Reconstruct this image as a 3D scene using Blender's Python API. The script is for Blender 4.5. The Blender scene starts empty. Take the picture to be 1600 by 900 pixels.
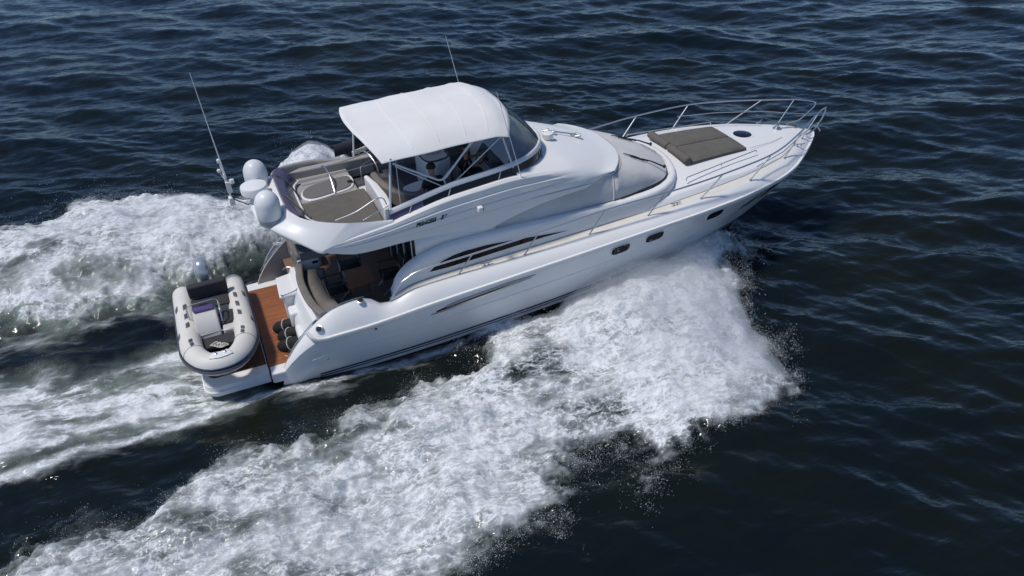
import bpy, bmesh, math, random
import numpy as np
from mathutils import Matrix, Vector

random.seed(7); RNG = np.random.default_rng(11)
scene = bpy.context.scene
COL = scene.collection
rad = math.radians

# ------------------------------------------------------------------ camera
CAM_POS = (0.799, -17.319, 11.841)
YAW, PITCH = 1.17114, 0.57502
d = Vector((math.cos(PITCH)*math.cos(YAW), math.cos(PITCH)*math.sin(YAW), -math.sin(PITCH)))
r = Vector((math.sin(YAW), -math.cos(YAW), 0)); u = r.cross(d)
cam = bpy.data.cameras.new('camera'); cam_o = bpy.data.objects.new('camera', cam); COL.objects.link(cam_o)
m = Matrix((r, u, -d)).transposed().to_4x4(); m.translation = CAM_POS
cam_o.matrix_world = m
cam.sensor_width = 36; cam.lens = 36*1300/1600; cam.clip_start = .1; cam.clip_end = 3000
scene.camera = cam_o

# ------------------------------------------------------------------ sky, sun, exposure
SUN_AZ, SUN_EL = 177, 62
world = bpy.data.worlds.new('World'); scene.world = world; world.use_nodes = True
wn = world.node_tree.nodes; wl = world.node_tree.links
sky = wn.new('ShaderNodeTexSky'); sky.sky_type = 'NISHITA'; sky.sun_disc = False
sky.sun_elevation = rad(SUN_EL); sky.sun_rotation = rad(90-SUN_AZ); sky.air_density = .8; sky.dust_density = .15; sky.ozone_density = 3.0
tint = wn.new('ShaderNodeMix'); tint.data_type = 'RGBA'; tint.blend_type = 'MULTIPLY'; tint.inputs[0].default_value = 1; tint.inputs[7].default_value = (.88, .975, 1.09, 1)
wl.new(sky.outputs[0], tint.inputs[6]); wl.new(tint.outputs[2], wn['Background'].inputs[0]); wn['Background'].inputs[1].default_value = .10
sun = bpy.data.lights.new('sun', 'SUN'); sun.energy = 3.0; sun.angle = rad(7); sun.color = (1, .95, .88)
sun_o = bpy.data.objects.new('sun', sun); COL.objects.link(sun_o)
sv = Vector((math.cos(rad(SUN_EL))*math.cos(rad(SUN_AZ)), math.cos(rad(SUN_EL))*math.sin(rad(SUN_AZ)), math.sin(rad(SUN_EL))))
sun_o.rotation_euler = sv.to_track_quat('Z', 'Y').to_euler(); sun_o.location = sv*60
scene.view_settings.view_transform = 'Standard'; scene.view_settings.look = 'None'
scene.view_settings.exposure = -.05; scene.view_settings.gamma = 1
scene.cycles.use_denoising = True
scene.cycles.max_bounces = 8; scene.cycles.volume_bounces = 3; scene.cycles.transparent_max_bounces = 16
scene.render.film_transparent = False

# boat frame -> world (planing trim, bow up, about x = 5)
TRIM, ROLL = 0.047984, 0.0027087
BM = Matrix.Translation((5, 0, 0)) @ Matrix.Rotation(-TRIM, 4, 'Y') @ Matrix.Rotation(ROLL, 4, 'X') @ Matrix.Translation((-5, 0, 0))

# ------------------------------------------------------------------ helpers
ORG = {}
def tag(o, label=None, cat=None, group=None, kind=None):
    if label: o['label'] = label
    if cat: o['category'] = cat
    if group: o['group'] = group
    if kind: o['kind'] = kind
    return o
def thing(name, label, cat, base=(0, 0, 0), group=None):
    o = bpy.data.objects.new(name, None); COL.objects.link(o); o.empty_display_size = .3
    o.matrix_world = BM @ Matrix.Translation(base)
    ORG[o.name] = Vector(base)
    return tag(o, label, cat, group)
def root_org(p):
    while p.parent is not None: p = p.parent
    return ORG[p.name]

class Cv:
    """monotone cubic through a table of (x, a, b, ...)"""
    def __init__(s, tab):
        t = np.array(tab, float); s.x = t[:, 0]; s.y = t[:, 1:]
        h = np.diff(s.x)[:, None]; dl = np.diff(s.y, axis=0)/h; n = len(s.x)
        mt = np.zeros_like(s.y); mt[0] = dl[0]; mt[-1] = dl[-1]
        for i in range(1, n-1):
            a, b = dl[i-1], dl[i]
            w1, w2 = 2*h[i]+h[i-1], h[i]+2*h[i-1]
            with np.errstate(divide='ignore', invalid='ignore'):
                v = (w1+w2)/(w1/a+w2/b)
            mt[i] = np.where(a*b > 0, v, 0)
        s.m = mt
    def __call__(s, x):
        x = min(max(x, s.x[0]), s.x[-1])
        i = min(max(int(np.searchsorted(s.x, x)-1), 0), len(s.x)-2)
        h = s.x[i+1]-s.x[i]; t = (x-s.x[i])/h
        v = (2*t**3-3*t**2+1)*s.y[i]+(t**3-2*t**2+t)*h*s.m[i]+(-2*t**3+3*t**2)*s.y[i+1]+(t**3-t**2)*h*s.m[i+1]
        return [float(q) for q in v] if len(v) > 1 else float(v[0])
def catmull(pts, n=6, closed=False):
    P = [Vector(p) for p in pts]; out = []; N = len(P)
    for i in range(N if closed else N-1):
        if closed: a, b, c, e = P[(i-1) % N], P[i], P[(i+1) % N], P[(i+2) % N]
        else: a, b, c, e = P[max(i-1, 0)], P[i], P[i+1], P[min(i+2, N-1)]
        for k in range(n):
            t = k/n
            out.append(.5*((2*b)+(c-a)*t+(2*a-5*b+4*c-e)*t*t+(3*b-a-3*c+e)*t**3))
    if not closed: out.append(P[-1])
    return out
def fillet(pts, rad_=.12, n=5):
    """polyline with rounded corners"""
    P = [Vector(p) for p in pts]; out = [P[0]]
    for i in range(1, len(P)-1):
        a, b, c = P[i-1], P[i], P[i+1]
        r1 = min(rad_, (a-b).length*.45, (c-b).length*.45)
        p, q = b+(a-b).normalized()*r1, b+(c-b).normalized()*r1
        for k in range(n+1):
            t = k/n; out.append((1-t)**2*p+2*t*(1-t)*b+t*t*q)
    out.append(P[-1]); return out
def sm(a, b, x):
    t = min(max((x-a)/(b-a), 0), 1); return t*t*(3-2*t)

class MB:
    def __init__(s): s.v = []; s.f = []
    def add(s, v, f):
        o = len(s.v); s.v += [tuple(p) for p in v]; s.f += [tuple(i+o for i in q) for q in f]; return s
    def loft(s, rows, cu=False, cv=False, cap0=False, cap1=False):
        R, C = len(rows), len(rows[0]); v = [p for q in rows for p in q]; f = []
        for i in range(R if cv else R-1):
            for j in range(C if cu else C-1):
                a, b = i*C+j, i*C+(j+1) % C; i2 = (i+1) % R
                f.append((a, b, i2*C+(j+1) % C, i2*C+j))
        if cap0: f.append(tuple(range(C)))
        if cap1: f.append(tuple((R-1)*C+j for j in range(C))[::-1])
        return s.add(v, f)
    def tube(s, pts, rr, n=8, closed=False, caps=True):
        P = [Vector(p) for p in pts]; N = len(P); rows = []; prev = None
        for i, p in enumerate(P):
            if closed: t = P[(i+1) % N]-P[i-1]
            else: t = P[min(i+1, N-1)]-P[max(i-1, 0)]
            if t.length < 1e-9: t = Vector((0, 0, 1))
            t.normalize()
            if prev is None:
                a = Vector((0, 0, 1)) if abs(t.z) < .9 else Vector((1, 0, 0)); nn = t.cross(a).normalized()
            else:
                nn = prev-t*prev.dot(t); nn = nn.normalized() if nn.length > 1e-6 else t.orthogonal().normalized()
            prev = nn; b = t.cross(nn); q = rr[i] if hasattr(rr, '__len__') else rr
            rows.append([p+q*(math.cos(2*math.pi*k/n)*nn+math.sin(2*math.pi*k/n)*b) for k in range(n)])
        return s.loft(rows, cu=True, cv=closed, cap0=caps and not closed, cap1=caps and not closed)
    def box(s, c, sz, rot=None):
        x, y, z = sz[0]/2, sz[1]/2, sz[2]/2; R = rot or Matrix.Identity(3)
        v = [Vector(c)+R @ Vector(p) for p in ((-x,-y,-z),(x,-y,-z),(x,y,-z),(-x,y,-z),(-x,-y,z),(x,-y,z),(x,y,z),(-x,y,z))]
        return s.add(v, [(0,3,2,1),(4,5,6,7),(0,1,5,4),(1,2,6,5),(2,3,7,6),(3,0,4,7)])
    def prism(s, poly, z0, z1):
        n = len(poly); v = [(p[0], p[1], z0) for p in poly]+[(p[0], p[1], z1) for p in poly]
        return s.add(v, [tuple(range(n))[::-1], tuple(range(n, 2*n))]+[(i, (i+1) % n, n+(i+1) % n, n+i) for i in range(n)])
    def slab(s, poly, off):
        """polygon of 3-D points extruded by the vector off"""
        n = len(poly); o = Vector(off); v = [Vector(p) for p in poly]+[Vector(p)+o for p in poly]
        return s.add(v, [tuple(range(n))[::-1], tuple(range(n, 2*n))]+[(i, (i+1) % n, n+(i+1) % n, n+i) for i in range(n)])
    def lathe(s, prof, c, n=24, axis=None):
        R = Matrix.Identity(3) if axis is None else Vector(axis).to_track_quat('Z', 'Y').to_matrix()
        rows = [[Vector(c)+R @ Vector((q*math.cos(2*math.pi*k/n), q*math.sin(2*math.pi*k/n), z)) for k in range(n)] for q, z in prof]
        return s.loft(rows, cu=True, cap0=prof[0][0] > 1e-4, cap1=prof[-1][0] > 1e-4)
    def mirror(s):
        o = len(s.v); s.v += [(x, -y, z) for x, y, z in s.v]; s.f += [tuple(i+o for i in q)[::-1] for q in list(s.f)]; return s
    def build(s, name, mat, parent, bevel=0, seg=2, angle=38, label=None, solid=0, smooth=True, subsurf=0):
        me = bpy.data.meshes.new(name); og = root_org(parent)
        me.from_pydata([tuple(Vector(p)-og) for p in s.v], [], s.f)
        bm = bmesh.new(); bm.from_mesh(me)
        bmesh.ops.remove_doubles(bm, verts=bm.verts, dist=1e-5)
        bmesh.ops.recalc_face_normals(bm, faces=bm.faces); bm.to_mesh(me); bm.free()
        for p in me.polygons: p.use_smooth = smooth
        if smooth: me.set_sharp_from_angle(angle=rad(angle))
        me.materials.append(mat)
        o = bpy.data.objects.new(name, me); COL.objects.link(o); o.parent = parent
        if solid:
            q = o.modifiers.new('solid', 'SOLIDIFY'); q.thickness = solid; q.offset = -1
        if bevel:
            q = o.modifiers.new('bevel', 'BEVEL'); q.width = bevel; q.segments = seg; q.limit_method = 'ANGLE'; q.angle_limit = rad(40)
        if subsurf:
            q = o.modifiers.new('sub', 'SUBSURF'); q.levels = q.render_levels = subsurf
        if label: o['label'] = label
        return o

def text_mesh(txt, name, mat, parent, origin, xdir, ydir, height, width=None, shear=0., bold=.0, fn=None):
    cu = bpy.data.curves.new(name, 'FONT'); cu.body = txt; cu.size = 1; cu.shear = shear; cu.offset = bold; cu.extrude = 0.004
    to = bpy.data.objects.new(name, cu); COL.objects.link(to)
    bpy.context.view_layer.update()
    me = bpy.data.meshes.new_from_object(to.evaluated_get(bpy.context.evaluated_depsgraph_get()))
    bpy.data.objects.remove(to); bpy.data.curves.remove(cu)
    vs = np.array([v.co[:] for v in me.vertices]); lo, hi = vs.min(0), vs.max(0)
    X, Y = Vector(xdir).normalized(), Vector(ydir).normalized(); Z = X.cross(Y)
    sy = height/(hi[1]-lo[1]); sx = (width/(hi[0]-lo[0])) if width else sy
    og = root_org(parent)
    for v in me.vertices:
        p = Vector(origin)+X*(v.co.x-lo[0])*sx+Y*(v.co.y-lo[1])*sy+Z*v.co.z*.6
        if fn: p = fn((v.co.x-lo[0])/(hi[0]-lo[0]), (v.co.y-lo[1])/(hi[1]-lo[1]))
        v.co = p-og
    me.materials.clear(); me.materials.append(mat)
    o = bpy.data.objects.new(name, me); COL.objects.link(o); o.parent = parent
    return o

# ------------------------------------------------------------------ materials
def mat(name, col, rough=.5, metal=0., spec=.5, noise=0., nscale=3., bump=0., bscale=40., coat=0., alt=None, detail=6):
    m = bpy.data.materials.new(name); m.use_nodes = True
    nt = m.node_tree; b = nt.nodes['Principled BSDF']; L = nt.links.new
    b.inputs['Base Color'].default_value = (*col, 1); b.inputs['Roughness'].default_value = rough
    b.inputs['Metallic'].default_value = metal; b.inputs['Specular IOR Level'].default_value = spec
    b.inputs['Coat Weight'].default_value = coat; b.inputs['Coat Roughness'].default_value = .08
    tc = nt.nodes.new('ShaderNodeTexCoord')
    if noise or alt:
        n = nt.nodes.new('ShaderNodeTexNoise'); n.inputs['Scale'].default_value = nscale; n.inputs['Detail'].default_value = detail
        L(tc.outputs['Object'], n.inputs['Vector'])
        rp = nt.nodes.new('ShaderNodeValToRGB'); rp.color_ramp.elements[0].position = .3; rp.color_ramp.elements[1].position = .72
        c2 = alt or tuple(max(0, c*(1-noise)) for c in col)
        rp.color_ramp.elements[0].color = (*c2, 1); rp.color_ramp.elements[1].color = (*col, 1)
        L(n.outputs['Fac'], rp.inputs[0]); L(rp.outputs[0], b.inputs['Base Color'])
    if bump:
        n2 = nt.nodes.new('ShaderNodeTexNoise'); n2.inputs['Scale'].default_value = bscale; n2.inputs['Detail'].default_value = 4
        L(tc.outputs['Object'], n2.inputs['Vector'])
        bp = nt.nodes.new('ShaderNodeBump'); bp.inputs['Strength'].default_value = bump; bp.inputs['Distance'].default_value = .02
        L(n2.outputs['Fac'], bp.inputs['Height']); L(bp.outputs[0], b.inputs['Normal'])
    return m
def teak(name, c1, c2, width=.055, caulk=(.02, .015, .012), rough=.55):
    m = mat(name, c1, rough); nt = m.node_tree; L = nt.links.new; b = nt.nodes['Principled BSDF']
    tc = nt.nodes['Texture Coordinate']; sp = nt.nodes.new('ShaderNodeSeparateXYZ'); L(tc.outputs['Object'], sp.inputs[0])
    def math_(op, a, v=None):
        n = nt.nodes.new('ShaderNodeMath'); n.operation = op
        L(a, n.inputs[0])
        if v is not None:
            if isinstance(v, (int, float)): n.inputs[1].default_value = v
            else: L(v, n.inputs[1])
        return n.outputs[0]
    q = math_('DIVIDE', sp.outputs[1], width); fr = math_('FRACT', q); fl = math_('FLOOR', q)
    wn_ = nt.nodes.new('ShaderNodeTexWhiteNoise'); wn_.noise_dimensions = '1D'; L(fl, wn_.inputs['W'])
    mp = nt.nodes.new('ShaderNodeMapping'); mp.inputs['Scale'].default_value = (2.2, 22, 22); L(tc.outputs['Object'], mp.inputs[0])
    n = nt.nodes.new('ShaderNodeTexNoise'); n.inputs['Scale'].default_value = 1.2; n.inputs['Detail'].default_value = 8; L(mp.outputs[0], n.inputs['Vector'])
    s = math_('ADD', math_('MULTIPLY', n.outputs['Fac'], 1.3), math_('MULTIPLY', wn_.outputs[0], .5)); s = math_('SUBTRACT', s, .4)
    mx = nt.nodes.new('ShaderNodeMix'); mx.data_type = 'RGBA'; mx.inputs[6].default_value = (*c2, 1); mx.inputs[7].default_value = (*c1, 1); L(s, mx.inputs[0])
    ln = math_('LESS_THAN', fr, .09)
    m2 = nt.nodes.new('ShaderNodeMix'); m2.data_type = 'RGBA'; L(ln, m2.inputs[0]); L(mx.outputs[2], m2.inputs[6]); m2.inputs[7].default_value = (*caulk, 1)
    L(m2.outputs[2], b.inputs['Base Color'])
    return m
def clear(name, tint, gloss=.08, dens=.3, rough=.03):
    m = bpy.data.materials.new(name); m.use_nodes = True; nt = m.node_tree; L = nt.links.new
    nt.nodes.remove(nt.nodes['Principled BSDF']); out = nt.nodes['Material Output']
    t = nt.nodes.new('ShaderNodeBsdfTransparent'); t.inputs[0].default_value = (*tint, 1)
    df = nt.nodes.new('ShaderNodeBsdfDiffuse'); df.inputs[0].default_value = (*[min(1, c*.9) for c in tint], 1)
    g = nt.nodes.new('ShaderNodeBsdfGlossy'); g.inputs['Roughness'].default_value = rough
    mx = nt.nodes.new('ShaderNodeMixShader'); mx.inputs[0].default_value = dens; L(t.outputs[0], mx.inputs[1]); L(df.outputs[0], mx.inputs[2])
    fr = nt.nodes.new('ShaderNodeFresnel'); fr.inputs[0].default_value = 1.45
    tc = nt.nodes.new('ShaderNodeTexCoord'); nz = nt.nodes.new('ShaderNodeTexNoise'); nz.inputs['Scale'].default_value = 3.5; nz.inputs['Detail'].default_value = 2
    L(tc.outputs['Object'], nz.inputs['Vector']); bp = nt.nodes.new('ShaderNodeBump'); bp.inputs['Strength'].default_value = .35; bp.inputs['Distance'].default_value = .06
    L(nz.outputs['Fac'], bp.inputs['Height']); L(bp.outputs[0], g.inputs['Normal']); L(bp.outputs[0], fr.inputs['Normal'])
    m3 = nt.nodes.new('ShaderNodeMixShader'); L(fr.outputs[0], m3.inputs[0]); L(mx.outputs[0], m3.inputs[1]); L(g.outputs[0], m3.inputs[2])
    L(m3.outputs[0], out.inputs[0])
    return m

M = dict(
    gel=mat('white_gelcoat', (.79, .785, .775), .36, spec=.45, noise=.05, nscale=.8, coat=.12),
    hull=mat('hull_gelcoat', (.77, .77, .765), .22, spec=.5, noise=.06, nscale=.5, coat=.25),
    nonskid=mat('cream_nonskid', (.70, .665, .60), .75, noise=.08, nscale=4, bump=.25, bscale=220),
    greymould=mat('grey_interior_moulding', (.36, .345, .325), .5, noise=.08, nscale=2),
    canvas=mat('white_canvas', (.78, .78, .775), .85, spec=.2, alt=(.715, .705, .685), nscale=.9, bump=.45, bscale=3.2, detail=5),
    cover=mat('grey_mesh_cover', (.63, .63, .625), .95, spec=.03, alt=(.54, .53, .51), nscale=1.6, bump=.9, bscale=3.2),
    covertrim=mat('beige_cover_hem', (.48, .44, .385), .85, spec=.2, noise=.25, nscale=6),
    cushion=mat('taupe_cushion_fabric', (.14, .13, .115), .85, spec=.2, noise=.16, nscale=4, bump=.35, bscale=9),
    sofa=mat('taupe_sofa_fabric', (.20, .182, .165), .85, spec=.2, noise=.2, nscale=4, bump=.3, bscale=8),
    darkcush=mat('charcoal_cushion', (.05, .05, .056), .8, spec=.25, noise=.25, nscale=5, bump=.3, bscale=14),
    steel=mat('stainless_steel', (.55, .56, .58), .36, metal=1),
    alu=mat('white_painted_tube', (.70, .71, .72), .35),
    black=mat('black_fabric', (.012, .012, .014), .8, noise=.3, nscale=9, bump=.4, bscale=25),
    blackp=mat('black_plastic', (.015, .015, .016), .4),
    dark=mat('dark_recess', (.02, .019, .018), .6, noise=.2),
    glass=mat('dark_tinted_glass', (.004, .005, .007), .10, spec=.2),
    portglass=mat('porthole_glass', (.006, .007, .009), .45, spec=.15),
    band=mat('black_tinted_panel', (.008, .007, .009), .22, spec=.4),
    navy=mat('navy_fabric', (.018, .02, .036), .7, noise=.3, nscale=3, bump=.3, bscale=8),
    navyline=mat('navy_stripe', (.02, .03, .07), .35),
    bottom=mat('antifouling_paint', (.012, .014, .022), .5, noise=.3),
    teak=teak('oiled_teak', (.36, .125, .04), (.19, .062, .022)),
    teakdark=teak('dark_shaded_teak', (.10, .045, .024), (.05, .024, .015)),  # darker teak, with the tender's shade put into the colour
    sole=teak('cockpit_teak', (.26, .165, .115), (.17, .105, .075)),
    table=mat('varnished_mahogany', (.24, .075, .028), .3, noise=.35, nscale=5, coat=.5),
    pvc=mat('ivory_inflatable_rubber', (.72, .695, .64), .5, spec=.35, noise=.08, nscale=2.5),
    pvcgrey=mat('grey_rubber_pad', (.10, .10, .115), .6, noise=.2),
    console=mat('light_grey_grp', (.58, .565, .54), .4, noise=.07),
    purple=mat('violet_console_cover', (.085, .06, .20), .7, noise=.3, nscale=7, bump=.5, bscale=12),
    silver=mat('silver_blue_cowling', (.46, .49, .52), .25, metal=.5, coat=.5),
    dome=mat('white_radome', (.78, .785, .79), .38, noise=.03),
    grey=mat('light_grey_plastic', (.33, .34, .36), .45),
    rope=mat('white_rope', (.65, .62, .56), .85, noise=.2, nscale=20),
    skin=mat('skin', (.42, .22, .15), .55, noise=.1),
    hair=mat('dark_hair', (.012, .009, .007), .6, noise=.3, nscale=30),
    shirt=mat('black_shirt', (.012, .013, .017), .8, noise=.3, bump=.4, bscale=12),
    jeans=mat('dark_trousers', (.03, .032, .04), .8, noise=.2, bump=.3, bscale=12),
    vinyl=clear('clear_vinyl', (.36, .44, .58), dens=.22),
    violet=mat('smoked_violet_panel', (.10, .085, .16), .3, spec=.4, noise=.25, nscale=1.5),
    flyfloor=mat('shaded_blue_grey_carpet', (.085, .095, .11), .9, noise=.2, nscale=30),  # floor grey darkened to carry the shade under the canopy
    sticker=mat('dark_lettering', (.012, .016, .035), .4),
)
def shade(name, k): return M[name]
# ------------------------------------------------------------------ sea: spectral waves + wake, one sheet
def colored_tile(N, L, slope, lo, hi, seed, aniso=(1, 1)):
    g = np.random.default_rng(seed)
    k = np.fft.fftfreq(N, L/N)
    kx, ky = np.meshgrid(k*aniso[0], k*aniso[1], indexing='ij'); kk = np.hypot(kx, ky); kk[0, 0] = 1e9
    a = kk**(-slope)*((kk > 1/hi) & (kk < 1/lo))
    f = np.fft.ifft2(a*(g.normal(size=(N, N))+1j*g.normal(size=(N, N)))).real
    return (f/f.std()).astype(np.float32)
def samp(T, L, x, y):
    N = T.shape[0]; fx = (x/L*N) % N; fy = (y/L*N) % N
    i = fx.astype(int) % N; j = fy.astype(int) % N; a = fx-np.floor(fx); b = fy-np.floor(fy); i2 = (i+1) % N; j2 = (j+1) % N
    return T[i, j]*(1-a)*(1-b)+T[i2, j]*a*(1-b)+T[i, j2]*(1-a)*b+T[i2, j2]*a*b
def ocean(N, L, peak, wdir, hs, spread, lo, seed):
    g = np.random.default_rng(seed); k = 2*np.pi*np.fft.fftfreq(N, L/N)
    kx, ky = np.meshgrid(k, k, indexing='ij'); kk = np.hypot(kx, ky); kk[0, 0] = 1e9
    kp = 2*np.pi/peak
    c = (kx*math.cos(wdir)+ky*math.sin(wdir))/kk
    S = kk**(-4.15)*np.exp(-1.1*(kp/kk)**2)*np.where(c > 0, np.abs(c)**spread, .06*np.abs(c)**spread)*np.exp(-(kk*lo/6.28)**2)
    F = np.sqrt(S)*(g.normal(size=(N, N))+1j*g.normal(size=(N, N)))
    h = np.fft.ifft2(F); s = hs/4/h.real.std()
    dx = np.fft.ifft2(-1j*kx/kk*F).real*s; dy = np.fft.ifft2(-1j*ky/kk*F).real*s
    return (h.real*s).astype(np.float32), dx.astype(np.float32), dy.astype(np.float32)
OC_L = 46.0
OC = ocean(1024, OC_L, 6.2, rad(246), .30, 4.0, .34, 14)
OC2 = ocean(512, 17.0, 1.7, rad(222), .058, 2.2, .2, 9)

def sdist(poly, x, y):
    """signed distance to a polygon, positive inside"""
    P = np.array(poly, float); n = len(P); dd = np.full(x.shape, 1e9); ins = np.zeros(x.shape, bool)
    for i in range(n):
        a, b = P[i], P[(i+1) % n]; e = b-a
        t = np.clip(((x-a[0])*e[0]+(y-a[1])*e[1])/(e @ e), 0, 1)
        dd = np.minimum(dd, np.hypot(x-a[0]-t*e[0], y-a[1]-t*e[1]))
        c = (a[1] > y) != (b[1] > y)
        with np.errstate(divide='ignore', invalid='ignore'):
            ins ^= c & (x < (b[0]-a[0])*(y-a[1])/(b[1]-a[1])+a[0])
    return np.where(ins, dd, -dd)
def ss(a, b, x):
    t = np.clip((x-a)/(b-a), 0, 1); return t*t*(3-2*t)
def dline(pts, x, y):
    dd = np.full(x.shape, 1e9)
    for a, b in zip(pts[:-1], pts[1:]):
        a, b = np.array(a, float), np.array(b, float); e = b-a
        t = np.clip(((x-a[0])*e[0]+(y-a[1])*e[1])/(e @ e), 0, 1)
        dd = np.minimum(dd, np.hypot(x-a[0]-t*e[0], y-a[1]-t*e[1]))
    return dd
STBD = [(15.2,-.2),(14.5,-1.3),(13.4,-3.3),(12.9,-5.0),(12.4,-6.4),(11.3,-7.4),(10.4,-7.2),(9.5,-7.0),(8.4,-7.6),(7.4,-7.5),(6.4,-7.2),(5.8,-7.6),
        (5.4,-8.2),(4.3,-8.5),(3.2,-8.9),(0,-10),(-8,-13),(-40,-25),(-40,-13),(-9,-6.2),(-3.7,-4.9),(-1.6,-4.6),(0,-4.1),(1.5,-3.75),(2.8,-3.5),(4.2,-3.35),
        (5.6,-2.95),(6.6,-2.35),(7.6,-1.6),(8.8,-.9),(11.2,-.4),(13.8,.0)]
PORT = [(15.2,.2),(14.3,1.2),(12.8,2.9),(11,4.6),(9.4,6),(7,7.5),(5.6,8.9),(4.2,9.5),(3.0,8.6),(1.9,6.9),(.6,7.7),(-.8,9.0),(-2.2,9.3),(-3.6,8.3),(-5,8.0),(-12,11),(-40,20),
        (-40,7.5),(-9,3.4),(-4.3,2.4),(-2,2.55),(.2,2.75),(2.8,3.6),(4.5,2.9),(6.6,2.5),(8,2.0),(11.2,1.4),(13.8,.4)]
WASH = [(1.4,-2.0),(-.5,-2.3),(-4,-2.7),(-12,-4),(-40,-9),(-40,3),(-12,1.3),(-4.1,.45),(-2,.15),(-.6,.15),(.3,.7),(1.4,1.8)]
LACE_S = [(8.4,-2.12),(5.5,-2.22),(2.2,-2.2),(1.2,-2.12),(-.5,-2.45),(-4,-3.05),(-12,-4.6)]
LACE_P = [(8.4,2.12),(5.5,2.22),(2.2,2.3),(.6,2.35),(-.6,2.05),(-4.2,1.7),(-12,2.6)]
NZ = colored_tile(1024, 14.0, 1.7, .035, 3.2, 21); NZ2 = colored_tile(1024, 14.0, 1.35, .03, 1.4, 22); NZ3 = colored_tile(512, 22.0, 1.9, .2, 7, 23)
NZS = colored_tile(1024, 14.0, 1.5, .03, 2.0, 24, aniso=(3.2, 1))

def wake(x, y):
    """height, foam amount, aeration, turbulence of the wake at world x, y"""
    near = (x > -42) & (x < 18) & (np.abs(y) < 27)
    H = np.zeros(x.shape); F = np.zeros(x.shape); A = np.zeros(x.shape); T = np.zeros(x.shape)
    xx, yy = x[near], y[near]
    warp = .30*samp(NZ3, 22, xx, yy)+.20*samp(NZ, 14, xx, yy)+.08*samp(NZ2, 14, xx, yy)
    s = sdist(STBD, xx, yy)+warp; p = sdist(PORT, xx, yy)+warp; w = sdist(WASH, xx, yy)+.5*warp
    aft = ss(16, -6, xx)                                            # 0 at the bow, 1 behind the stern
    # heights
    inner_s = np.abs(yy+np.interp(xx, [-40,-9,-3.7,0,2.8,5.6,8,11.2,14], [14,7,5.7,5.0,4.5,4.1,3.4,2.7,1.2]))
    inner_p = np.abs(yy-np.interp(xx, [-40,-9,-3.7,0,2.8,5.6,8,11.2,14], [13,6.6,5.0,5.2,6.0,5.0,4.2,3.0,1.2]))
    hs = ss(-.5, 1.3, s)*(.16+.30*np.exp(-(inner_s/1.3)**2)+.38*np.exp(-((xx-11.0)/3.0)**2-((yy+3.2)/2.0)**2))
    hp = ss(-.5, 1.3, p)*(.26+.58*np.exp(-(inner_p/1.6)**2)*ss(-14, -2, xx)+.95*np.exp(-((xx-4.4)/1.3)**2-((yy-7.9)/1.3)**2)+.32*np.exp(-((xx+1.2)/1.7)**2-((yy-7.0)/1.6)**2))
    hw = ss(-.3, .8, w)*(-.05+.20*ss(0, -7, xx))
    hull = ((xx > -3) & (xx < 10))*np.exp(-((np.abs(yy)-3.1)/.8)**2)*ss(-4, 1, xx)*ss(10, 7, xx)
    turb = np.clip(ss(-.3, .6, np.maximum(s, p))+.6*ss(-.2, .5, w), 0, 1)
    nz = samp(NZ, 14, xx, yy); n2 = samp(NZ2, 14, xx+3, yy+5); ns = samp(NZS, 14, xx, yy)
    bil = .075*samp(NZ3, 22, xx*1.6, yy*1.6)+.034*(1.0-np.abs(nz))+.012*(.9-np.abs(n2))
    stern = np.exp(-((xx-.7)/1.25)**2)*ss(3.1, 1.7, np.abs(yy))
    H[near] = hs+hp+hw-.14*hull-.26*stern+turb*bil*(1-.7*stern)
    # foam amount
    f = np.maximum(ss(-.45, .9, s)*(.92-.17*aft)*(1-.25*ss(2.2, 5, s)*aft), ss(-.45, .9, p)*(.95-.12*aft))
    holes = ss(.3, 1.9, samp(NZ3, 22, xx*1.3+7, yy*1.3)+.5*nz)
    f *= 1-holes*ss(.25, 1.2, np.maximum(s, p))*np.interp(xx, [-6, 2, 6, 11, 13], [.45, .34, .22, .20, .12])
    fw = ss(-.35, .5, w)*(.76+.22*ns+.05*nz)*ss(2.4, .4, xx)
    f = np.maximum(f, np.clip(fw, 0, .95))
    ls, lp = dline(LACE_S, xx, yy+.05*nz), dline(LACE_P, xx, yy+.05*nz)
    lw = np.interp(xx, [-12, -4, 1, 8.5], [.36, .24, .20, .16])
    lace = np.maximum(np.exp(-(ls/lw)**2), .52*np.exp(-(lp/(1.7*lw))**2))*np.interp(xx, [-12, -4, 1.5, 2.5, 8, 8.6], [.70, .80, .85, .72, .62, .2])
    lace = np.maximum(lace, .42*np.exp(-(np.minimum(ls, lp)/.55)**2)*ss(9, 7, xx))
    f = np.maximum(f, lace)
    F[near] = np.clip(f*.93, 0, 1)
    A[near] = np.clip(ss(-.9, .6, p)*ss(6.5, 2.5, yy)*ss(-9, -1, xx)*1.0+ss(-.6, .5, w)*.8+.35*ss(-.4, .9, s)*ss(8, 2, xx), 0, 1)
    T[near] = turb
    return H, F, A, T

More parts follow.
